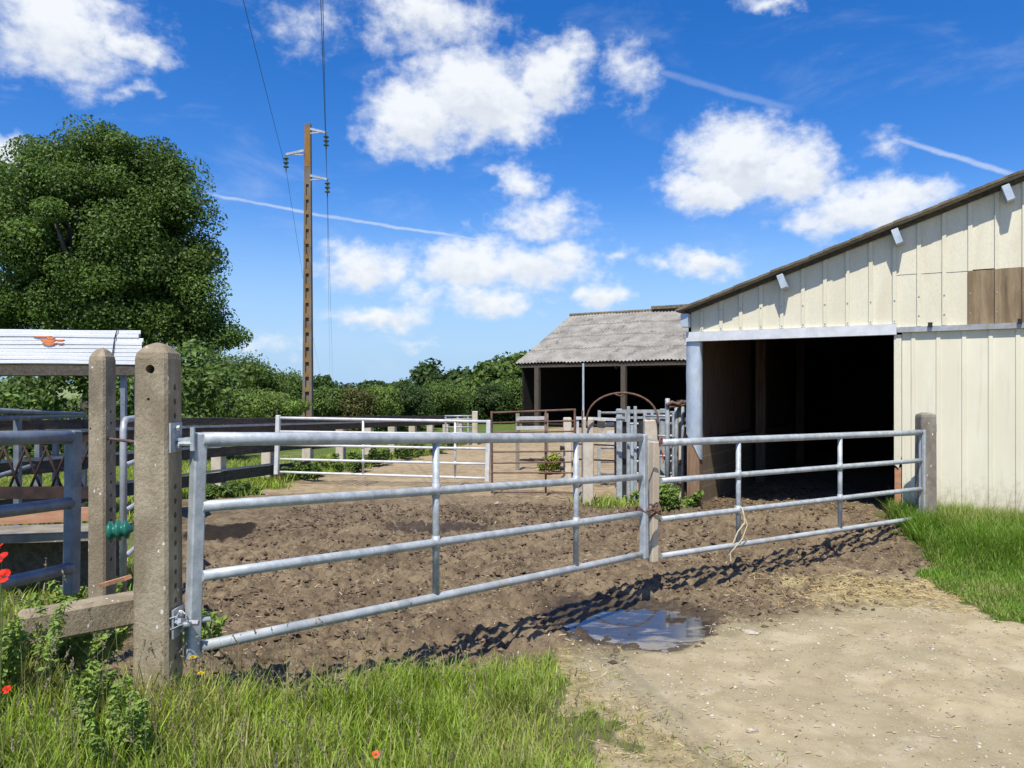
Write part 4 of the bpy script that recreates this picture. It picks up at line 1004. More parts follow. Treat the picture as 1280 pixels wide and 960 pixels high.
# field trees
gt = 'trees on the skyline'
def ftree(label, px, pyc, Y, rpx, rpy, cols, seed, n=6000, size=.22, cr=.8, extra=()):
    c = P(px, pyc, Y); base = (c.x, c.y, hz(c.x, c.y) if Y > 60 else 0)
    tree('field_tree', label, 'tree', base, [plobe(px, pyc, Y, rpx, rpy)] + [plobe(*e) for e in extra], max(30, n//110), n, size, cr, cols, seed, .25, gt, .4, 8)
ftree('lone slender tree standing above the hedgerow', 537, 472, 60, 13, 15, GREEN_DARK, 41, 3500, .2, .6, [(528, 468, 60, 8, 6), (543, 480, 60, 9, 8)])
ftree('tall rounded tree left of the shed roof', 625, 478, 55, 28, 28, GREEN_MID, 42, 9000, .2, .8, [(650, 470, 56, 24, 24), (598, 486, 55, 20, 20)])
ftree('dark tree partly behind the shed corner', 672, 482, 60, 36, 30, GREEN_MID, 43, 8000, .22, .9)
ftree('small round tree on the field skyline', 406, 479, 170, 9, 6, GREEN_DARK, 44, 2500, .4, 1.2, [(400,481,170,6,4)])
ftree('wide dark tree mass right of the field', 468, 487, 120, 18, 5, GREEN_DARK, 45, 4000, .3, .8)
ftree('low spreading tree in the far hedgerow', 505, 488, 90, 22, 7, GREEN_MID, 46, 4500, .25, .7)
ftree('dark tree just left of the power pole', 362, 487, 80, 16, 8, GREEN_DARK, 47, 4500, .25, .7)
ftree('dark leafy tree between lone tree and shed', 574, 484, 62, 18, 16, GREEN_DARK, 48, 6000, .22, .8)
# hedge behind the feed barrier
t = thing('hedge', 'dense dark hedge behind the white panels and feed barrier', 'hedge', (-11, 18, 0))
hl = [(x_, 18+.25*math.sin(x_*1.7), .95+.1*math.sin(x_*2.3), .9, .8, 1.5+.14*math.sin(x_*3.1)) for x_ in np.arange(-20, -7.2, .9)]
crown(hl, 260, 42000, .07, .38, GREEN_MID, 61, .55, t, 'foliage')
mb = MB()
for x_ in np.arange(-20, -7, .7): mb.tube([(x_, 18, -.2), (x_+.1, 18, .6), (x_-.1, 18.1, 1.5)], [.04, .03, .01], 6)
mb.build('stem', 'bark', t)
hl = [(x_, 62+4*math.sin(x_*.3), .0, 2.6, 2, 1.1+.25*math.sin(x_*1.3)) for x_ in np.arange(-60, 16, 2.6)]
hg, _ = crown(hl, 420, 30000, .2, .45, GREEN_MID, 62, .5, None, 'far_hedgerow'); ident(hg, 'long distant hedgerow across the fields', 'hedgerow', None, 'stuff')
hl = [(x_, 330+10*math.sin(x_*.05), 2.6, 9, 6, 2.0+.9*math.sin(x_*.31)) for x_ in np.arange(-330, 120, 9)]
hg, _ = crown(hl, 400, 16000, .9, 2.4, [(.07,.105,.05),(.06,.09,.045)], 63, .5, None, 'far_wood'); ident(hg, 'thin line of woodland on the horizon', 'woodland', None, 'stuff')

# low weeds and nettles
def weed(name, label, x, y, r, h, cols, seed, n=700, size=.035, group=None, cat='weed'):
    z = hz(x, y); rng = np.random.default_rng(seed); t = thing(name, label, cat, (x, y, z), group)
    st = MB(); ns = max(5, n//70); pos, nr = [], []
    for i in range(ns):
        a, q = rng.uniform(0, 6.28), r*math.sqrt(rng.random()); bx, by = x+math.cos(a)*q*.7, y+math.sin(a)*q*.7
        hh = h*rng.uniform(.55, 1.1)*(1-.35*(q/r)**2); tx, ty = bx+math.cos(a)*q*.4+rng.normal(0,.02), by+math.sin(a)*q*.4+rng.normal(0,.02)
        zb_ = hz(bx, by) if n < 400 else z
        st.tube([(bx, by, zb_-.03), ((bx+tx)/2, (by+ty)/2, zb_+hh*.5), (tx, ty, zb_+hh)], [.004,.003,.0015], 5)
        for k in range(n//ns):
            f = rng.uniform(.12, 1.0)**.8; ang = rng.uniform(0, 6.28); ext = size*1.3*(1.25-.5*f)
            pos.append((bx+(tx-bx)*f+math.cos(ang)*ext, by+(ty-by)*f+math.sin(ang)*ext, zb_+hh*f)); nr.append((math.cos(ang)*.4, math.sin(ang)*.4, 1))
    v, f = leaves(np.array(pos), np.array(nr), size, .5, .35, seed)
    fast_mesh('foliage', v, f, 'leaf', tints(len(pos), cols, seed, .25), t); st.build('stem', M['stem'], t)
    return t
M['stem'] = mottled('green_stem', (.09,.13,.03), (.13,.16,.05), None, 20, .6)
gw = 'weed clumps along the wooden fence'
for i, (k, off, r, h, lab) in enumerate(((-.8, .7, .5, .42, 'dark weed clump under the hinge end of the white gate'), (.1, .75, .5, .4, 'weed clump at the foot of the fence behind the white gate'), (1.0, .8, .55, .42, 'bushy weed clump behind the left brace of the white gate'),
        (2.1, .8, .55, .45, 'broad weed clump midway along the far fence'), (3.2, .8, .6, .5, 'yellowish weed clump in front of the far fence posts'), (4.6, .9, .7, .5, 'weed clump near the far end of the fence'), (-2.4, .6, .4, .25, 'low weed tuft under the near fence boards'))):
    p = fp(k)+fn*off; weed('weed_clump', lab, p.x, p.y, r, h, GREEN_MID if i != 4 else GREEN_LIGHT+[(.3,.28,.03)], 100+i, 900, .05, gw)
p = P(838, 634, 10.4); weed('nettle_clump', 'fresh green nettle clump below the upright tubes', 1.95, 9.75, .42, .36, GREEN_LIGHT, 120, 1400, .042)
weed('weed_clump', 'yellow flowered weed clump behind the rusty gate', P(692,590,15.5).x, 15.5, .4, .4, GREEN_LIGHT+[(.5,.42,.03)], 121, 700, .045)
gl = 'leafy weeds on the near verge'
for i, (x, y, r, h, lab) in enumerate((( -1.62, 2.98, .14, .2, 'leafy weed in front of the nearest gate post'), (-1.95, 2.75, .2, .3, 'leafy weed in front of the concrete beam'), (-2.2, 3.75, .3, .3, 'bright weed below the open blue grey gate'),
        (-2.75, 4.9, .4, .4, 'weed patch beyond the blue grey gate'), (-1.9, 4.6, .18, .3, 'green tuft behind the green gate handle'), (-1.42, 2.72, .16, .2, 'small leaved weed low on the verge right of the beam'), (-1.95, 2.35, .22, .25, 'broad weed at the lower left of the verge'),
        (-3.0, 5.3, .35, .35, 'weed patch beside the terracotta trough'), (-2.0, 3.3, .25, .25, 'weed under the concrete beam'), (-1.93, 2.95, .2, .34, 'bushy weed hiding the far end of the concrete beam'), (-2.25, 2.7, .25, .34, 'tall weed at the left picture edge below the three poppies'))):
    weed('leafy_weed', lab, x, y, r, h, [tuple(q*1.25 for q in c_) for c_ in GREEN_LIGHT], 130+i, 900 if i < 7 else 1100, .0145 if y < 3.2 else .026, gl)

# ------------------------------------------------------------------ grass
def blades(x, y, h, w, lean, seed, cols, zoff=-.012, tipcol=None):
    rng = np.random.default_rng(seed); n = len(x); z = height(x, y) + zoff
    a = rng.uniform(0, 2*np.pi, n); lx, ly = np.cos(a)*lean*h, np.sin(a)*lean*h
    b = a + np.pi/2 + rng.normal(0, .5, n); wx, wy = np.cos(b)*w/2, np.sin(b)*w/2
    rows = []
    for f, k, ln in ((0, 1, 0), (.45, .85, .22), (.8, .5, .62), (1, .06, 1)):
        zz = z + h*f*(1-.25*lean*f); cx, cy = x+lx*ln, y+ly*ln
        rows += [np.stack([cx-wx*k, cy-wy*k, zz], 1), np.stack([cx+wx*k, cy+wy*k, zz], 1)]
    V = np.stack(rows, 1).reshape(-1, 3); o = np.arange(n)[:,None]*8
    Fq = np.concatenate([o+np.array([0,1,3,2]), o+np.array([2,3,5,4]), o+np.array([4,5,7,6])])
    cols = np.array(cols); wgt = rng.dirichlet(np.ones(len(cols))*.6, n); c = (wgt @ cols)*(1+rng.uniform(-.28,.28,n))[:,None]
    pt = np.clip((fbm(x, y, .45, 3, 171)-.42)*3.5, 0, 1)*(rng.random(n) < .5); c = c*(1-.75*pt[:,None]) + .75*pt[:,None]*np.array([.38,.33,.15])
    c = c*(.78+.44*fbm(x, y, .25, 2, 172))[:,None]
    return V, Fq, np.repeat(c, 8, 0)
def scatter(x0, x1, y0, y1, n, fn, seed):
    rng = np.random.default_rng(seed); x = rng.uniform(x0, x1, n); y = rng.uniform(y0, y1, n)
    keep = rng.random(n) < fn(x, y); return x[keep], y[keep]
GRASS = [(.22,.355,.022), (.32,.455,.045), (.14,.235,.02), (.26,.38,.03), (.42,.42,.13)]
DRYG = [(.36,.30,.14), (.28,.24,.10), (.16,.19,.05)]
def vdens(x, y):
    gz = zones(x, y)[0]; cl = fbm(x, y, .3, 3, 71)
    return gz**1.1*np.clip(.42+1.3*(cl-.27), 0, 1)*(y < 4.9)*np.clip(1.15-.35*(y-2), .45, 1)
x, y = scatter(-3.2, 1.1, 1.7, 4.9, 190000, vdens, 1)
cl = fbm(x, y, .3, 3, 73); rng = np.random.default_rng(2)
edge = np.clip((zones(x, y)[0]-.3)/.6, .25, 1); left = sst(-.2, -1.2, x)
h = (.02 + .09*rng.random(len(x))**2 + .2*np.clip(cl-.3,0,1))*edge*(1+.3*left); wd = .0035+.004*rng.random(len(x))
parts_ = [blades(x, y, h, wd, .25+.5*rng.random(len(x)), 3, GRASS)]
# tall stalks with seed heads
x, y = scatter(-2.8, .45, 2.1, 4.0, 620, lambda x, y: zones(x, y)[0]*(.35+.65*sst(0,-1.6,x)), 5)
rng = np.random.default_rng(6); h = .22+.26*rng.random(len(x)); 
parts_.append(blades(x, y, h, np.full(len(x), .003), .15+.35*rng.random(len(x)), 7, [(.25,.24,.09),(.2,.22,.07),(.32,.28,.14)]))
# thin dry blades at the worn edge
def ddens(x, y): return zones(x, y)[3]*.9*(x < 1.4)*(y < 5.0)
x, y = scatter(-1.0, 1.5, 1.9, 5.0, 26000, ddens, 8); rng = np.random.default_rng(9)
parts_.append(blades(x, y, .02+.05*rng.random(len(x)), .003+.003*rng.random(len(x)), .5+.5*rng.random(len(x)), 14, GRASS) if False else blades(x[::3], y[::3], .015+.05*rng.random(len(x[::3])), .003+.003*rng.random(len(x[::3])), .5+.5*rng.random(len(x[::3])), 14, GRASS))
parts_.append(blades(x, y, .015+.045*rng.random(len(x))**2, .003+.003*rng.random(len(x)), .6+.6*rng.random(len(x)), 10, DRYG))
def join(parts_):
    V, Q, C_, o = [], [], [], 0
    for v, q, c in parts_: V.append(v); Q.append(q+o); C_.append(c); o += len(v)
    return np.concatenate(V), np.concatenate(Q), np.concatenate(C_)
V, Q, C_ = join(parts_); ident(fast_mesh('verge_grass', V, Q, 'blade', C_), 'rough grass verge with seed stalks in front of the long gate', 'grass', None, 'stuff')
# seed heads: little spindles
def seedheads(xs, ys, zs, ln, wd, cols, seed):
    rng = np.random.default_rng(seed); pos = np.stack([xs, ys, zs], 1); n = len(xs); m = 12
    ci = np.repeat(np.arange(n), m); f = np.tile(np.linspace(0, 1, m), n); dirn = rng.normal(0, .35, (n, 3)); dirn[:,2] = 1
    p = pos[ci] + dirn[ci]*(f*ln)[:,None]; nr = rng.normal(0, 1, (len(ci), 3)); nr[:,2] *= .3
    v, q = leaves(p, nr/np.linalg.norm(nr,axis=1)[:,None], wd, .45, .2, seed); return v, q, tints(len(p), cols, seed, .25)
x, y = scatter(-2.7, .5, 2.1, 4.1, 620, lambda x, y: zones(x, y)[0]*(.4+.6*sst(0.2,-1.4,x)), 15); rng = np.random.default_rng(16); hh = .16+.3*rng.random(len(x))**1.3
zb = height(x, y); st = blades(x, y, hh, np.full(len(x), .0028), np.zeros(len(x))+.02, 17, [(.22,.22,.08),(.3,.27,.13)])
sh = seedheads(x, y, zb+hh-.02, .045, .0065, [(.30,.25,.15),(.24,.19,.14),(.22,.23,.10),(.2,.15,.13)], 18)
V, Q, C_ = join([st, sh]); ident(fast_mesh('seed_grass', V, Q, 'straw', C_), 'thin seeding grass stalks rising from the verge', 'grass', None, 'stuff')
# right hand grass below the cladding
def rdens(x, y):
    t = (x-J.x)*U.x + (y-J.y)*U.y; s = -((x-J.x)*VB.x + (y-J.y)*VB.y)
    return zones(x, y)[0]*(s > .03)*np.clip(.35+1.2*(fbm(x, y, .3, 3, 81)-.2), 0, 1)
x, y = scatter(3.0, 7.2, 4.6, 8.6, 190000, rdens, 21); rng = np.random.default_rng(22)
s = -((x-J.x)*VB.x + (y-J.y)*VB.y); tall = sst(1.75, .9, s + .5*(fbm(x,y,.6,2,82)-.5)); gz = np.clip((zones(x,y)[0]-.3)/.6,.3,1)
h = (.035+.05*rng.random(len(x)) + tall*(.08+.17*rng.random(len(x))))*gz
g1_ = blades(x, y, h, .004+.0045*rng.random(len(x)), .25+.5*rng.random(len(x)), 23, [(.13,.28,.02), (.20,.36,.035), (.09,.20,.018), (.28,.36,.07)])
x, y = scatter(3.8, 7.0, 6.2, 8.6, 900, lambda x, y: rdens(x, y)*(-((x-J.x)*VB.x + (y-J.y)*VB.y) < .8), 24); rng = np.random.default_rng(25); hh = .28+.3*rng.random(len(x))
st = blades(x, y, hh, np.full(len(x), .004), .1+.2*rng.random(len(x)), 26, [(.25,.25,.1),(.16,.2,.05)])
V, Q, C_ = join([g1_, st]); ident(fast_mesh('wall_grass', V, Q, 'blade', C_), 'lush tall grass growing against the cream barn wall', 'grass', None, 'stuff')
# grass in the pens and along the fence
def pdens(x, y): return zones(x, y)[0]*(x > fence_x(y)-1.2)*((y > 9)) * (y < 26)
x, y = scatter(-9, 4, 9, 26, 130000, pdens, 31); rng = np.random.default_rng(32)
V, Q, C_ = blades(x, y, .06+.14*rng.random(len(x)), .012+.01*rng.random(len(x)), .4+.4*rng.random(len(x)), 33, GRASS); ident(fast_mesh('yard_grass', V, Q, 'blade', C_), 'short grass along the wooden fence and in the pens', 'grass', None, 'stuff')
def fdens(x, y): return zones(x, y)[0]*((x < fence_x(y)+.2) | ((x < -.46*y) & (y < 8)))*(y < 19)
x, y = scatter(-10, -2.0, 4.2, 19, 90000, fdens, 34); rng = np.random.default_rng(35)
V, Q, C_ = blades(x, y, .05+.12*rng.random(len(x)), .008+.008*rng.random(len(x)), .4+.4*rng.random(len(x)), 36, GRASS+[(.2,.22,.06)]); ident(fast_mesh('paddock_grass', V, Q, 'blade', C_), 'grass of the paddock behind the feed barrier', 'grass', None, 'stuff')
# straw and debris
def flat_bits(x, y, ln, wd, cols, seed, zo=.004):
    rng = np.random.default_rng(seed); n = len(x); a = rng.uniform(0, 6.283, n); z = height(x, y)+zo
    dx, dy = np.cos(a)*ln/2, np.sin(a)*ln/2; ex, ey = -np.sin(a)*wd/2, np.cos(a)*wd/2; tz = rng.normal(0, .12, n)*ln
    V = np.stack([np.stack([x-dx-ex, y-dy-ey, z-tz], 1), np.stack([x+dx-ex, y+dy-ey, z+tz], 1), np.stack([x+dx+ex, y+dy+ey, z+tz+.002], 1), np.stack([x-dx+ex, y-dy+ey, z-tz+.002], 1)], 1).reshape(-1,3)
    return V, np.arange(4*n).reshape(n, 4), tints(n, cols, seed, .25)
def sdens(x, y):
    return np.clip(sst(1.05, .3, np.hypot((x-2.95+(fbm(x,y,.4,3,91)-.5)*.9)/1.25, (y-6.33+(fbm(x,y,.3,3,95)-.5)*.6)/.52)) + .008, 0, 1)
x, y = scatter(1.2, 4.4, 5.2, 7.6, 15000, sdens, 41); rng = np.random.default_rng(42)
s1 = flat_bits(x, y, .02+.08*rng.random(len(x)), .0018+.0022*rng.random(len(x)), [(.48,.37,.17),(.40,.30,.14),(.55,.44,.23)], 43, .008)
x, y = scatter(-2.5, 4.5, 2.2, 12, 34000, lambda x, y: (1-zones(x, y)[0])*(1-.85*zones(x,y)[1])*np.clip(1.6*(fbm(x,y,.6,3,92)-.25),.05,1), 44); rng = np.random.default_rng(45)
s2 = flat_bits(x, y, .008+.045*rng.random(len(x))**2.5, .003+.005*rng.random(len(x)), [(.5,.39,.24),(.6,.5,.36),(.3,.22,.13)], 46, .007)
x, y = scatter(-.6, 1.6, 2.0, 5.0, 7000, lambda x, y: zones(x, y)[3]*.8, 47); rng = np.random.default_rng(48)
s3 = flat_bits(x, y, .015+.05*rng.random(len(x)), .0012+.0018*rng.random(len(x)), [(.45,.36,.19),(.38,.29,.15),(.52,.44,.26)], 49, .007)
V, Q, C_ = join([s1, s2, s3]); ident(fast_mesh('straw', V, Q, 'straw', C_), 'scattered straw and chaff on the bare ground', 'straw', None, 'stuff')
# gravel: small stones on the track
def pebbles(x, y, r, cols, seed):
    rng = np.random.default_rng(seed); n = len(x); z = height(x, y)
    base = np.array([(1,0,0),(-1,0,0),(0,1,0),(0,-1,0),(0,0,1),(0,0,-1)], float)
    F8 = np.array([(0,2,4),(2,1,4),(1,3,4),(3,0,4),(2,0,5),(1,2,5),(3,1,5),(0,3,5)])
    sc = r[:,None,None]*np.array([1,.8,.6])*(1+rng.uniform(-.35,.35,(n,6,3))); a = rng.uniform(0,6.28,n); ca, sa = np.cos(a)[:,None], np.sin(a)[:,None]
    p = base[None]*sc + rng.normal(0,.15,(n,6,3))*r[:,None,None]; px = p[:,:,0]*ca-p[:,:,1]*sa; py = p[:,:,0]*sa+p[:,:,1]*ca
    V = np.stack([px+x[:,None], py+y[:,None], p[:,:,2]+(z+r*.15)[:,None]], 2).reshape(-1,3); Q = (np.arange(n)[:,None,None]*6+F8[None]).reshape(-1,3)
    c = tints(n, cols, seed, .25)[::4]; return V, Q, np.repeat(c, 6, 0)
x, y = scatter(-.5, 5, 1.9, 7.2, 34000, lambda x, y: zones(x, y)[1]*(1-zones(x,y)[0])*(.2+.8*(fbm(x,y,.5,3,93))), 51); rng = np.random.default_rng(52)
V, Q, C_ = pebbles(x, y, .003+.010*rng.random(len(x))**3, [(.42,.36,.27),(.55,.5,.41),(.28,.22,.15)], 53); ident(fast_mesh('gravel', V, Q, 'straw', C_), 'fine gravel loose on the dirt track', 'gravel', None, 'stuff')
x, y = scatter(-3, 4.2, 3.6, 11, 75000, lambda x, y: (1-zones(x, y)[1])*(1-zones(x,y)[0])*(1-zones(x,y)[4])*np.clip(2.2*(fbm(x,y,.35,3,96)-.3),.08,1), 54); rng = np.random.default_rng(55)
V, Q, C_ = pebbles(x, y, 0.005+.03*rng.random(len(x))**3.5, [(.13,.09,.055),(.2,.145,.09),(.08,.053,.034)], 56); ident(fast_mesh('mud_clods', V, Q, 'straw', C_), 'loose clods of dry mud across the yard', 'mud', None, 'stuff')
# single stones
def stone(label, px, py, r, seed, cols='stone', flat=.6):
    Y = CAMZ*F/(py-490); X = (px-640)/F*Y
    rng = np.random.default_rng(seed); mb = MB(); n, m = 10, 6; vs, fs = [], []; zc = hz(X, Y)
    for i in range(m+1):
        th = math.pi*i/m
        for k in range(n):
            a = 2*math.pi*k/n; q = r*(1+.28*math.sin(2*a+seed)+.16*math.sin(3*th+a+seed)) ; vs.append((X+q*math.sin(th)*math.cos(a), Y+q*.7*math.sin(th)*math.sin(a), zc+q*flat*math.cos(th)+r*flat*.4))
    for i in range(m):
        for k in range(n): j = (k+1)%n; fs.append((i*n+k, (i+1)*n+k, (i+1)*n+j, i*n+j))
    mb.add(vs, fs); return ident(mb.build('stone', 'stone', loc=(X, Y, zc)), label, 'stone', 'single stones on the ground')
stone('largest loose stone alone on the bare near track', 941, 916, .026, 1)
stone('small stone on the track beyond the largest one', 881, 853, .016, 2)
stone('small dark stone right of the largest one on the track', 1146, 916, .012, 3)
stone('pale flat slab of stone right of the puddle', 938, 791, .055, 4, flat=.18)
stone('pale stone lying in the mud near the pen posts', 621, 633, .05, 5, flat=.5)
stone('pale stone near the meeting ends of the gates', 780, 829, .018, 6)

# ------------------------------------------------------------------ flowers
def poppy(label, px, py, Y, r, col, zb=None, name='poppy', group='red poppies on the verge', yaw=0):
    c = P(px, py, Y); zg_ = hz(c.x, c.y); t = thing(name, label, 'flower', (c.x, c.y, zg_), group)
    mb = MB(); mb.tube([(c.x-.02, c.y+.02, zg_-.02), (c.x-.012, c.y, (zg_+c.z)/2), (c.x, c.y, c.z-.01)], [.002,.0018,.0015], 5); mb.build('stem', 'stem', t)
    rng = np.random.default_rng(int(px*7+py)); tilt = Matrix.Rotation(rng.uniform(.3,.9), 3, Vector((1, rng.uniform(-.6,.6), 0)))
    mb = MB()
    for k in range(4):
        a0 = k*math.pi/2 + yaw; rows = []; nu, nv = 7, 5
        for i in range(nv):
            f = i/(nv-1)
            for j in range(nu):
                g_ = (j/(nu-1)-.5)*1.9; a = a0+g_*(.55+.35*f)
                rr = r*f*(1-.18*g_*g_); zz = r*(.75*f**.7) - r*.5*f*f*(k % 2)*.6 + rng.normal(0,.05)*r*f
                rows.append(c + tilt @ Vector((math.cos(a)*rr, math.sin(a)*rr, zz-.4*r)))
        mb.add(rows, [(i*nu+j, i*nu+j+1, (i+1)*nu+j+1, (i+1)*nu+j) for i in range(nv-1) for j in range(nu-1)])
    mb.build('petals', col, t, True)
    mb = MB(); mb.lathe(c + tilt @ Vector((0,0,-.35*r)), [(.1*r,0),(.2*r,.1*r),(.2*r,.25*r),(.05*r,.32*r)], 8, tilt @ ZA); mb.build('seed_head', 'black', t); return t
def petal_mat(name, c1, c2):
    m, nt, out = new_mat(name); g = G(nt); v = coords(g); col = g.mix(g.noise(v, 60, 3), c1, c2)
    b = g.bsdf(col, .6, 0, None, .2); tr = g.n('ShaderNodeBsdfTranslucent'); g.put(tr.inputs[0], col); mx = g.n('ShaderNodeMixShader'); mx.inputs[0].default_value = .35
    nt.links.new(b, mx.inputs[1]); nt.links.new(tr.outputs[0], mx.inputs[2]); nt.links.new(mx.outputs[0], out.inputs[0]); return m
M['poppy'] = petal_mat('poppy_petal', (.72,.015,.012), (.85,.05,.02)); M['orange_poppy'] = petal_mat('orange_petal', (.8,.12,.04), (.85,.2,.07)); M['yellow'] = petal_mat('yellow_petal', (.8,.6,.01), (.85,.7,.03))
poppy('topmost poppy of the three at the picture edge', 2, 697, 2.15, .021, 'poppy')
poppy('lowest poppy of the three at the picture edge, beside the blue grey gate', 4, 720, 2.1, .021, 'poppy', yaw=.6)
poppy('poppy half cut off above the other two at the picture edge', -3, 684, 2.2, .016, 'poppy', yaw=.3)
poppy('small low poppy among the grass at the left picture edge', 9, 862, 2.35, .013, 'poppy')
poppy('small orange poppy low in the middle of the verge', 470, 943, 2.9, .016, 'orange_poppy', name='orange_poppy')
def daisy(label, px, py, Y, r):
    c = P(px, py, Y); zg_ = hz(c.x, c.y); t = thing('yellow_flower', label, 'flower', (c.x, c.y, zg_), 'yellow flowers by the gate')
    mb = MB(); mb.tube([(c.x+.02, c.y, zg_-.02), (c.x+.008, c.y, (zg_+c.z)/2), (c.x, c.y, c.z)], [.0022,.0018,.0015], 5); mb.build('stem', 'stem', t)
    mb = MB()
    for ring, (rr, zz) in enumerate(((1, 0), (.75, .15), (.45, .28))):
        for k in range(16):
            a = k*2*math.pi/16+ring*.2; d_ = Vector((math.cos(a), math.sin(a), 0)); e = Vector((-math.sin(a), math.cos(a), 0))
            mb.add([c+ZA*zz*r, c+d_*r*rr*.6+e*r*.13+ZA*(zz+.18)*r, c+d_*r*rr+ZA*(zz+.1)*r, c+d_*r*rr*.6-e*r*.13+ZA*(zz+.18)*r], [(0,1,2,3)])
    mb.build('petals', 'yellow', t); return t
daisy('upper yellow flower under the foot of the long gate', 241, 822, 3.0, .017)
daisy('lower yellow flower right of the nearest post foot', 251, 842, 2.95, .015)
daisy('yellow flower in the grass where the gate shadow begins', 331, 830, 3.7, .015)

# ------------------------------------------------------------------ sky
SUN_EL, SUN_AZ = R(60), R(180+13)     # azimuth clockwise from +Y: behind the viewer, a little to the left
world = bpy.data.worlds.new('World'); SC.world = world; world.use_nodes = True
nt = world.node_tree
for n in list(nt.nodes): nt.nodes.remove(n)
g = G(nt); out = g.n('ShaderNodeOutputWorld'); world.cycles.sampling_method = 'MANUAL'; world.cycles.sample_map_resolution = 256; bg = g.n('ShaderNodeBackground')
sky = g.n('ShaderNodeTexSky', sky_type='NISHITA', sun_disc=False); sky.sun_elevation = SUN_EL; sky.sun_rotation = SUN_AZ
sky.altitude = 50; sky.air_density = 1.0; sky.dust_density = .4; sky.ozone_density = 2.2
hs = g.n('ShaderNodeHueSaturation'); g.put(hs.inputs['Color'], sky.outputs[0]); hs.inputs['Saturation'].default_value = 1.42; hs.inputs['Value'].default_value = 1.0; hs.inputs['Hue'].default_value = .503
dirv = g.n('ShaderNodeTexCoord').outputs['Generated']
sx = g.n('ShaderNodeSeparateXYZ'); g.put(sx.inputs[0], dirv)
az = g.math('ARCTAN2', sx.outputs[0], sx.outputs[1]); el = g.math('ARCSINE', sx.outputs[2])
cb = g.n('ShaderNodeCombineXYZ'); g.put(cb.inputs[0], az); g.put(cb.inputs[1], el)
ae = cb.outputs[0]
def nvec(scale, det, amp, off):
    nd = g.n('ShaderNodeTexNoise'); g.put(nd.inputs['Vector'], g.vmath('ADD', g.vmath('MULTIPLY', ae, (1, 1.35, 1)), (off, off*.7, 0))); nd.inputs['Scale'].default_value = scale; nd.inputs['Detail'].default_value = det; nd.inputs['Roughness'].default_value = .58
    return g.vmath('MULTIPLY', g.vmath('SUBTRACT', nd.outputs['Color'], (.5,.5,.5)), (amp, amp*.8, 0)), nd.outputs['Fac']
w1, _ = nvec(9, 3, .075, 3.1); w2, f2 = nvec(34, 6, .042, 7.7)
wv = g.vmath('ADD', g.vmath('ADD', ae, w1), w2)
_, fn1 = nvec(22, 8, .1, 1.7); _, fn0 = nvec(60, 6, .1, 4.2)
def ang(px, py):
    a = math.atan((px-640)/F); return a, math.atan((490-py)/F*math.cos(a))
clouds = [  # px, py, rx, ry, thickness
    (70, 40, 150, 70, .8), (10, 185, 45, 32, .9), (165, 62, 60, 26, .7), (170, 112, 40, 14, .35),
    (380, 30, 60, 34, .32), (540, 28, 105, 42, .72), 
    (595, 125, 120, 62, 1), (520, 150, 85, 55, .9), (690, 95, 62, 52, .9), (640, 150, 60, 35, .7), (780, 85, 32, 50, .42),
    (645, 235, 38, 32, .62), (680, 274, 66, 30, .6), (455, 332, 74, 36, .75), (590, 332, 84, 40, .9), (665, 335, 92, 38, .8), (708, 318, 56, 30, .65),
    (610, 380, 72, 24, .7), (470, 398, 76, 20, .7), (530, 375, 50, 22, .4), (752, 370, 52, 25, .8), (520, 432, 40, 8, .25),
    (925, 195, 100, 62, 1.05), (985, 215, 75, 48, 1), (880, 235, 62, 36, .95), (1075, 262, 120, 40, .85), (1140, 250, 70, 26, .7), (885, 329, 60, 22, .75), (830, 340, 40, 10, .35),
    (965, 4, 45, 10, .4), (1100, 180, 28, 16, .22), (340, 440, 60, 14, .3), (770, 325, 30, 12, .35)]
dens = None; shade = None
for (px, py, rx, ry, th) in clouds:
    a0, e0 = ang(px, py); ca = math.cos(a0)
    ra, re = rx/F*ca*ca, ry/F*ca
    q = g.vmath('MULTIPLY', g.vmath('SUBTRACT', wv, (a0, e0, 0)), (1/ra, 1/re, 0))
    d = g.math('SUBTRACT', 1.0, g.vmath('LENGTH', q)); d = g.math('MULTIPLY', g.math('MAXIMUM', d, -1.0), th)
    sq = g.n('ShaderNodeSeparateXYZ'); g.put(sq.inputs[0], q)
    if dens is None: dens, shade = d, sq.outputs[1]
    else:
        sel = g.step(g.math('SUBTRACT', d, dens), -.12, .12)
        shade = g.math('ADD', g.math('MULTIPLY', shade, g.math('SUBTRACT', 1.0, sel)), g.math('MULTIPLY', sq.outputs[1], sel))
        dens = g.math('MAXIMUM', dens, d)
# other clouds elsewhere in the sky dome
cn = g.n('ShaderNodeTexNoise'); g.put(cn.inputs['Vector'], g.vmath('MULTIPLY', dirv, (2.2,2.2,4.5))); cn.inputs['Scale'].default_value = 1.6; cn.inputs['Detail'].default_value = 7; cn.inputs['Roughness'].default_value = .6
away = g.step(sx.outputs[1], .55, .2); els = g.math('MULTIPLY', g.math('SUBTRACT', cn.outputs['Fac'], .56), 5.0)
dens = g.math('MAXIMUM', dens, g.math('SUBTRACT', g.math('MULTIPLY', g.math('ADD', els, 1.0), away), 1.0))
fz = g.math('ADD', g.math('MULTIPLY', g.math('SUBTRACT', fn1, .5), 1.5), g.math('MULTIPLY', g.math('SUBTRACT', fn0, .5), .7))
D = g.math('ADD', dens, g.math('MULTIPLY', fz, .62))
alpha = g.step(D, -.08, .6)
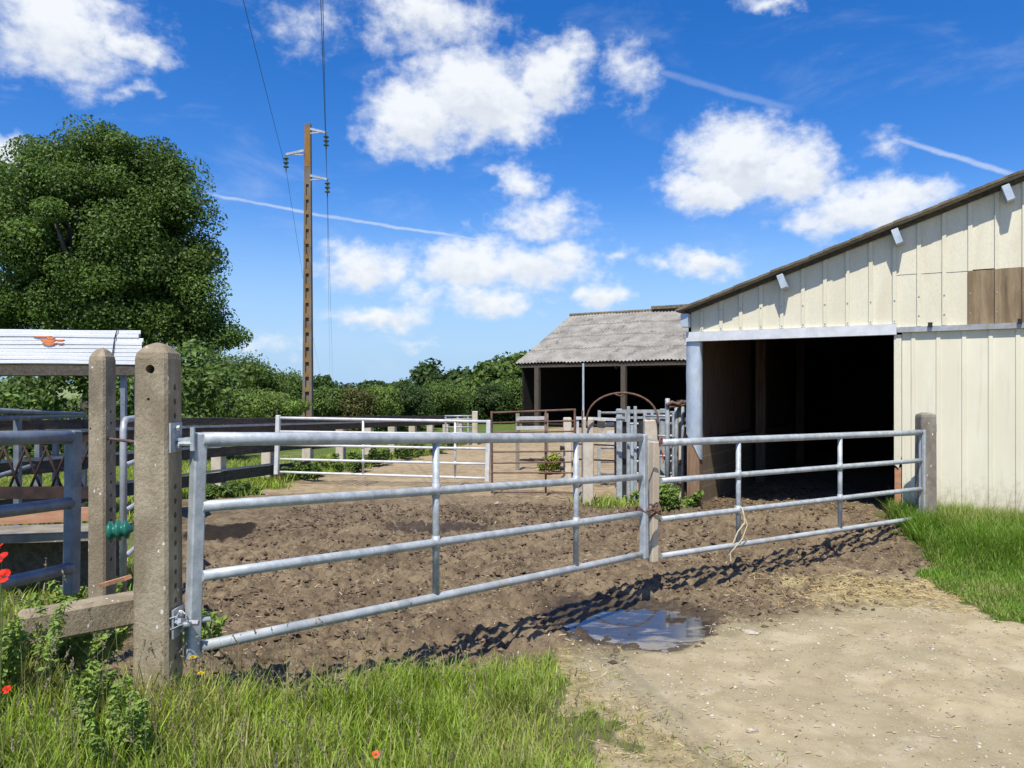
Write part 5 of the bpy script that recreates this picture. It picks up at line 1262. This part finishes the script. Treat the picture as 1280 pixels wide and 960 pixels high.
# wisps and contrails
ci = g.n('ShaderNodeTexNoise'); g.put(ci.inputs['Vector'], g.vmath('MULTIPLY', ae, (2.2, 5.5, 1))); ci.inputs['Scale'].default_value = 2.4; ci.inputs['Detail'].default_value = 7; ci.inputs['Roughness'].default_value = .62; ci.inputs['Distortion'].default_value = .5
wisp = g.math('MULTIPLY', g.step(ci.outputs['Fac'], .5, .78), .16)
def contrail(p, q, width, strength):
    nonlocal_ = None
    a, b = ang(*p), ang(*q); dx, dy = b[0]-a[0], b[1]-a[1]; L_ = math.hypot(dx, dy); ux, uy = dx/L_, dy/L_
    r_ = g.vmath('SUBTRACT', g.vmath('ADD', ae, g.vmath('MULTIPLY', w2, (.18,.18,0))), (a[0], a[1], 0))
    s = g.math('DIVIDE', g.vmath('DOT_PRODUCT', r_, (ux, uy, 0)), L_); n_ = g.math('ABSOLUTE', g.vmath('DOT_PRODUCT', r_, (-uy, ux, 0)))
    m_ = g.math('MULTIPLY', g.step(s, -.06, .08), g.step(s, 1.06, .85)); return g.math('MULTIPLY', g.math('MULTIPLY', m_, g.step(n_, width, width*.15)), g.math('MULTIPLY', g.math('ADD', f2, .4), strength))
for c_ in (contrail((255, 241), (655, 306), .0028, .42), contrail((1118, 172), (1275, 220), .0042, .42), contrail((815, 86), (1000, 138), .006, .15)):
    wisp = g.math('MAXIMUM', wisp, c_)
haze = g.math('MULTIPLY', g.step(el, .27, -.01), .95)
alpha2 = g.math('MAXIMUM', g.math('MULTIPLY', alpha, .97), wisp)
sh = g.step(g.math('ADD', shade, g.math('MULTIPLY', fz, 1.1)), -.75, .3)
thick = g.step(D, .25, 1.0)
lit = g.math('SUBTRACT', 1.0, g.math('MULTIPLY', g.math('SUBTRACT', 1.0, sh), g.math('ADD', .22, g.math('MULTIPLY', thick, .5))))
SKY = .105
skyc = g.vmath('MULTIPLY', hs.outputs[0], (SKY*.90, SKY*.95, SKY*1.19))
skyc = g.mix(haze, skyc, (.31,.48,.69))
cc_ = g.vmath('MULTIPLY', g.mix(lit, (.52,.60,.72), (.93,.95,.98)), (1,1,1))
cdark = g.n('ShaderNodeCombineXYZ')
for i in range(3): g.put(cdark.inputs[i], lit)
cloudc = g.mix(lit, (.30,.36,.46), (.70,.725,.76))
fin = g.mix(alpha2, skyc, cloudc)
g.put(bg.inputs['Color'], fin); bg.inputs['Strength'].default_value = 1.0
nt.links.new(bg.outputs[0], out.inputs[0])

sun = bpy.data.lights.new('sun', 'SUN'); sun.energy = 4.5; sun.angle = R(.53); sun.color = (1, .945, .84)
so = bpy.data.objects.new('sun', sun); COL.objects.link(so)
dv = Vector((math.sin(SUN_AZ)*math.cos(SUN_EL), math.cos(SUN_AZ)*math.cos(SUN_EL), math.sin(SUN_EL)))
so.rotation_euler = dv.to_track_quat('Z', 'Y').to_euler(); so.location = (0, -10, 30)

# ------------------------------------------------------------------ camera and view
cam = bpy.data.cameras.new('camera'); co_ = bpy.data.objects.new('camera', cam); COL.objects.link(co_)
co_.location = (0, 0, CAMZ); co_.rotation_euler = (R(90), 0, 0)
cam.sensor_width = 36; cam.sensor_fit = 'HORIZONTAL'; cam.lens = 27.0; cam.shift_y = 10/1280; cam.clip_end = 3000; cam.clip_start = .05
SC.camera = co_
SC.render.resolution_x, SC.render.resolution_y = 1024, 768
SC.view_settings.view_transform = 'Standard'; SC.view_settings.look = 'None'; SC.view_settings.exposure = .42; SC.view_settings.gamma = 1
SC.render.engine = 'CYCLES'
SC.cycles.max_bounces = 5; SC.cycles.diffuse_bounces = 3; SC.cycles.glossy_bounces = 2; SC.cycles.transmission_bounces = 3
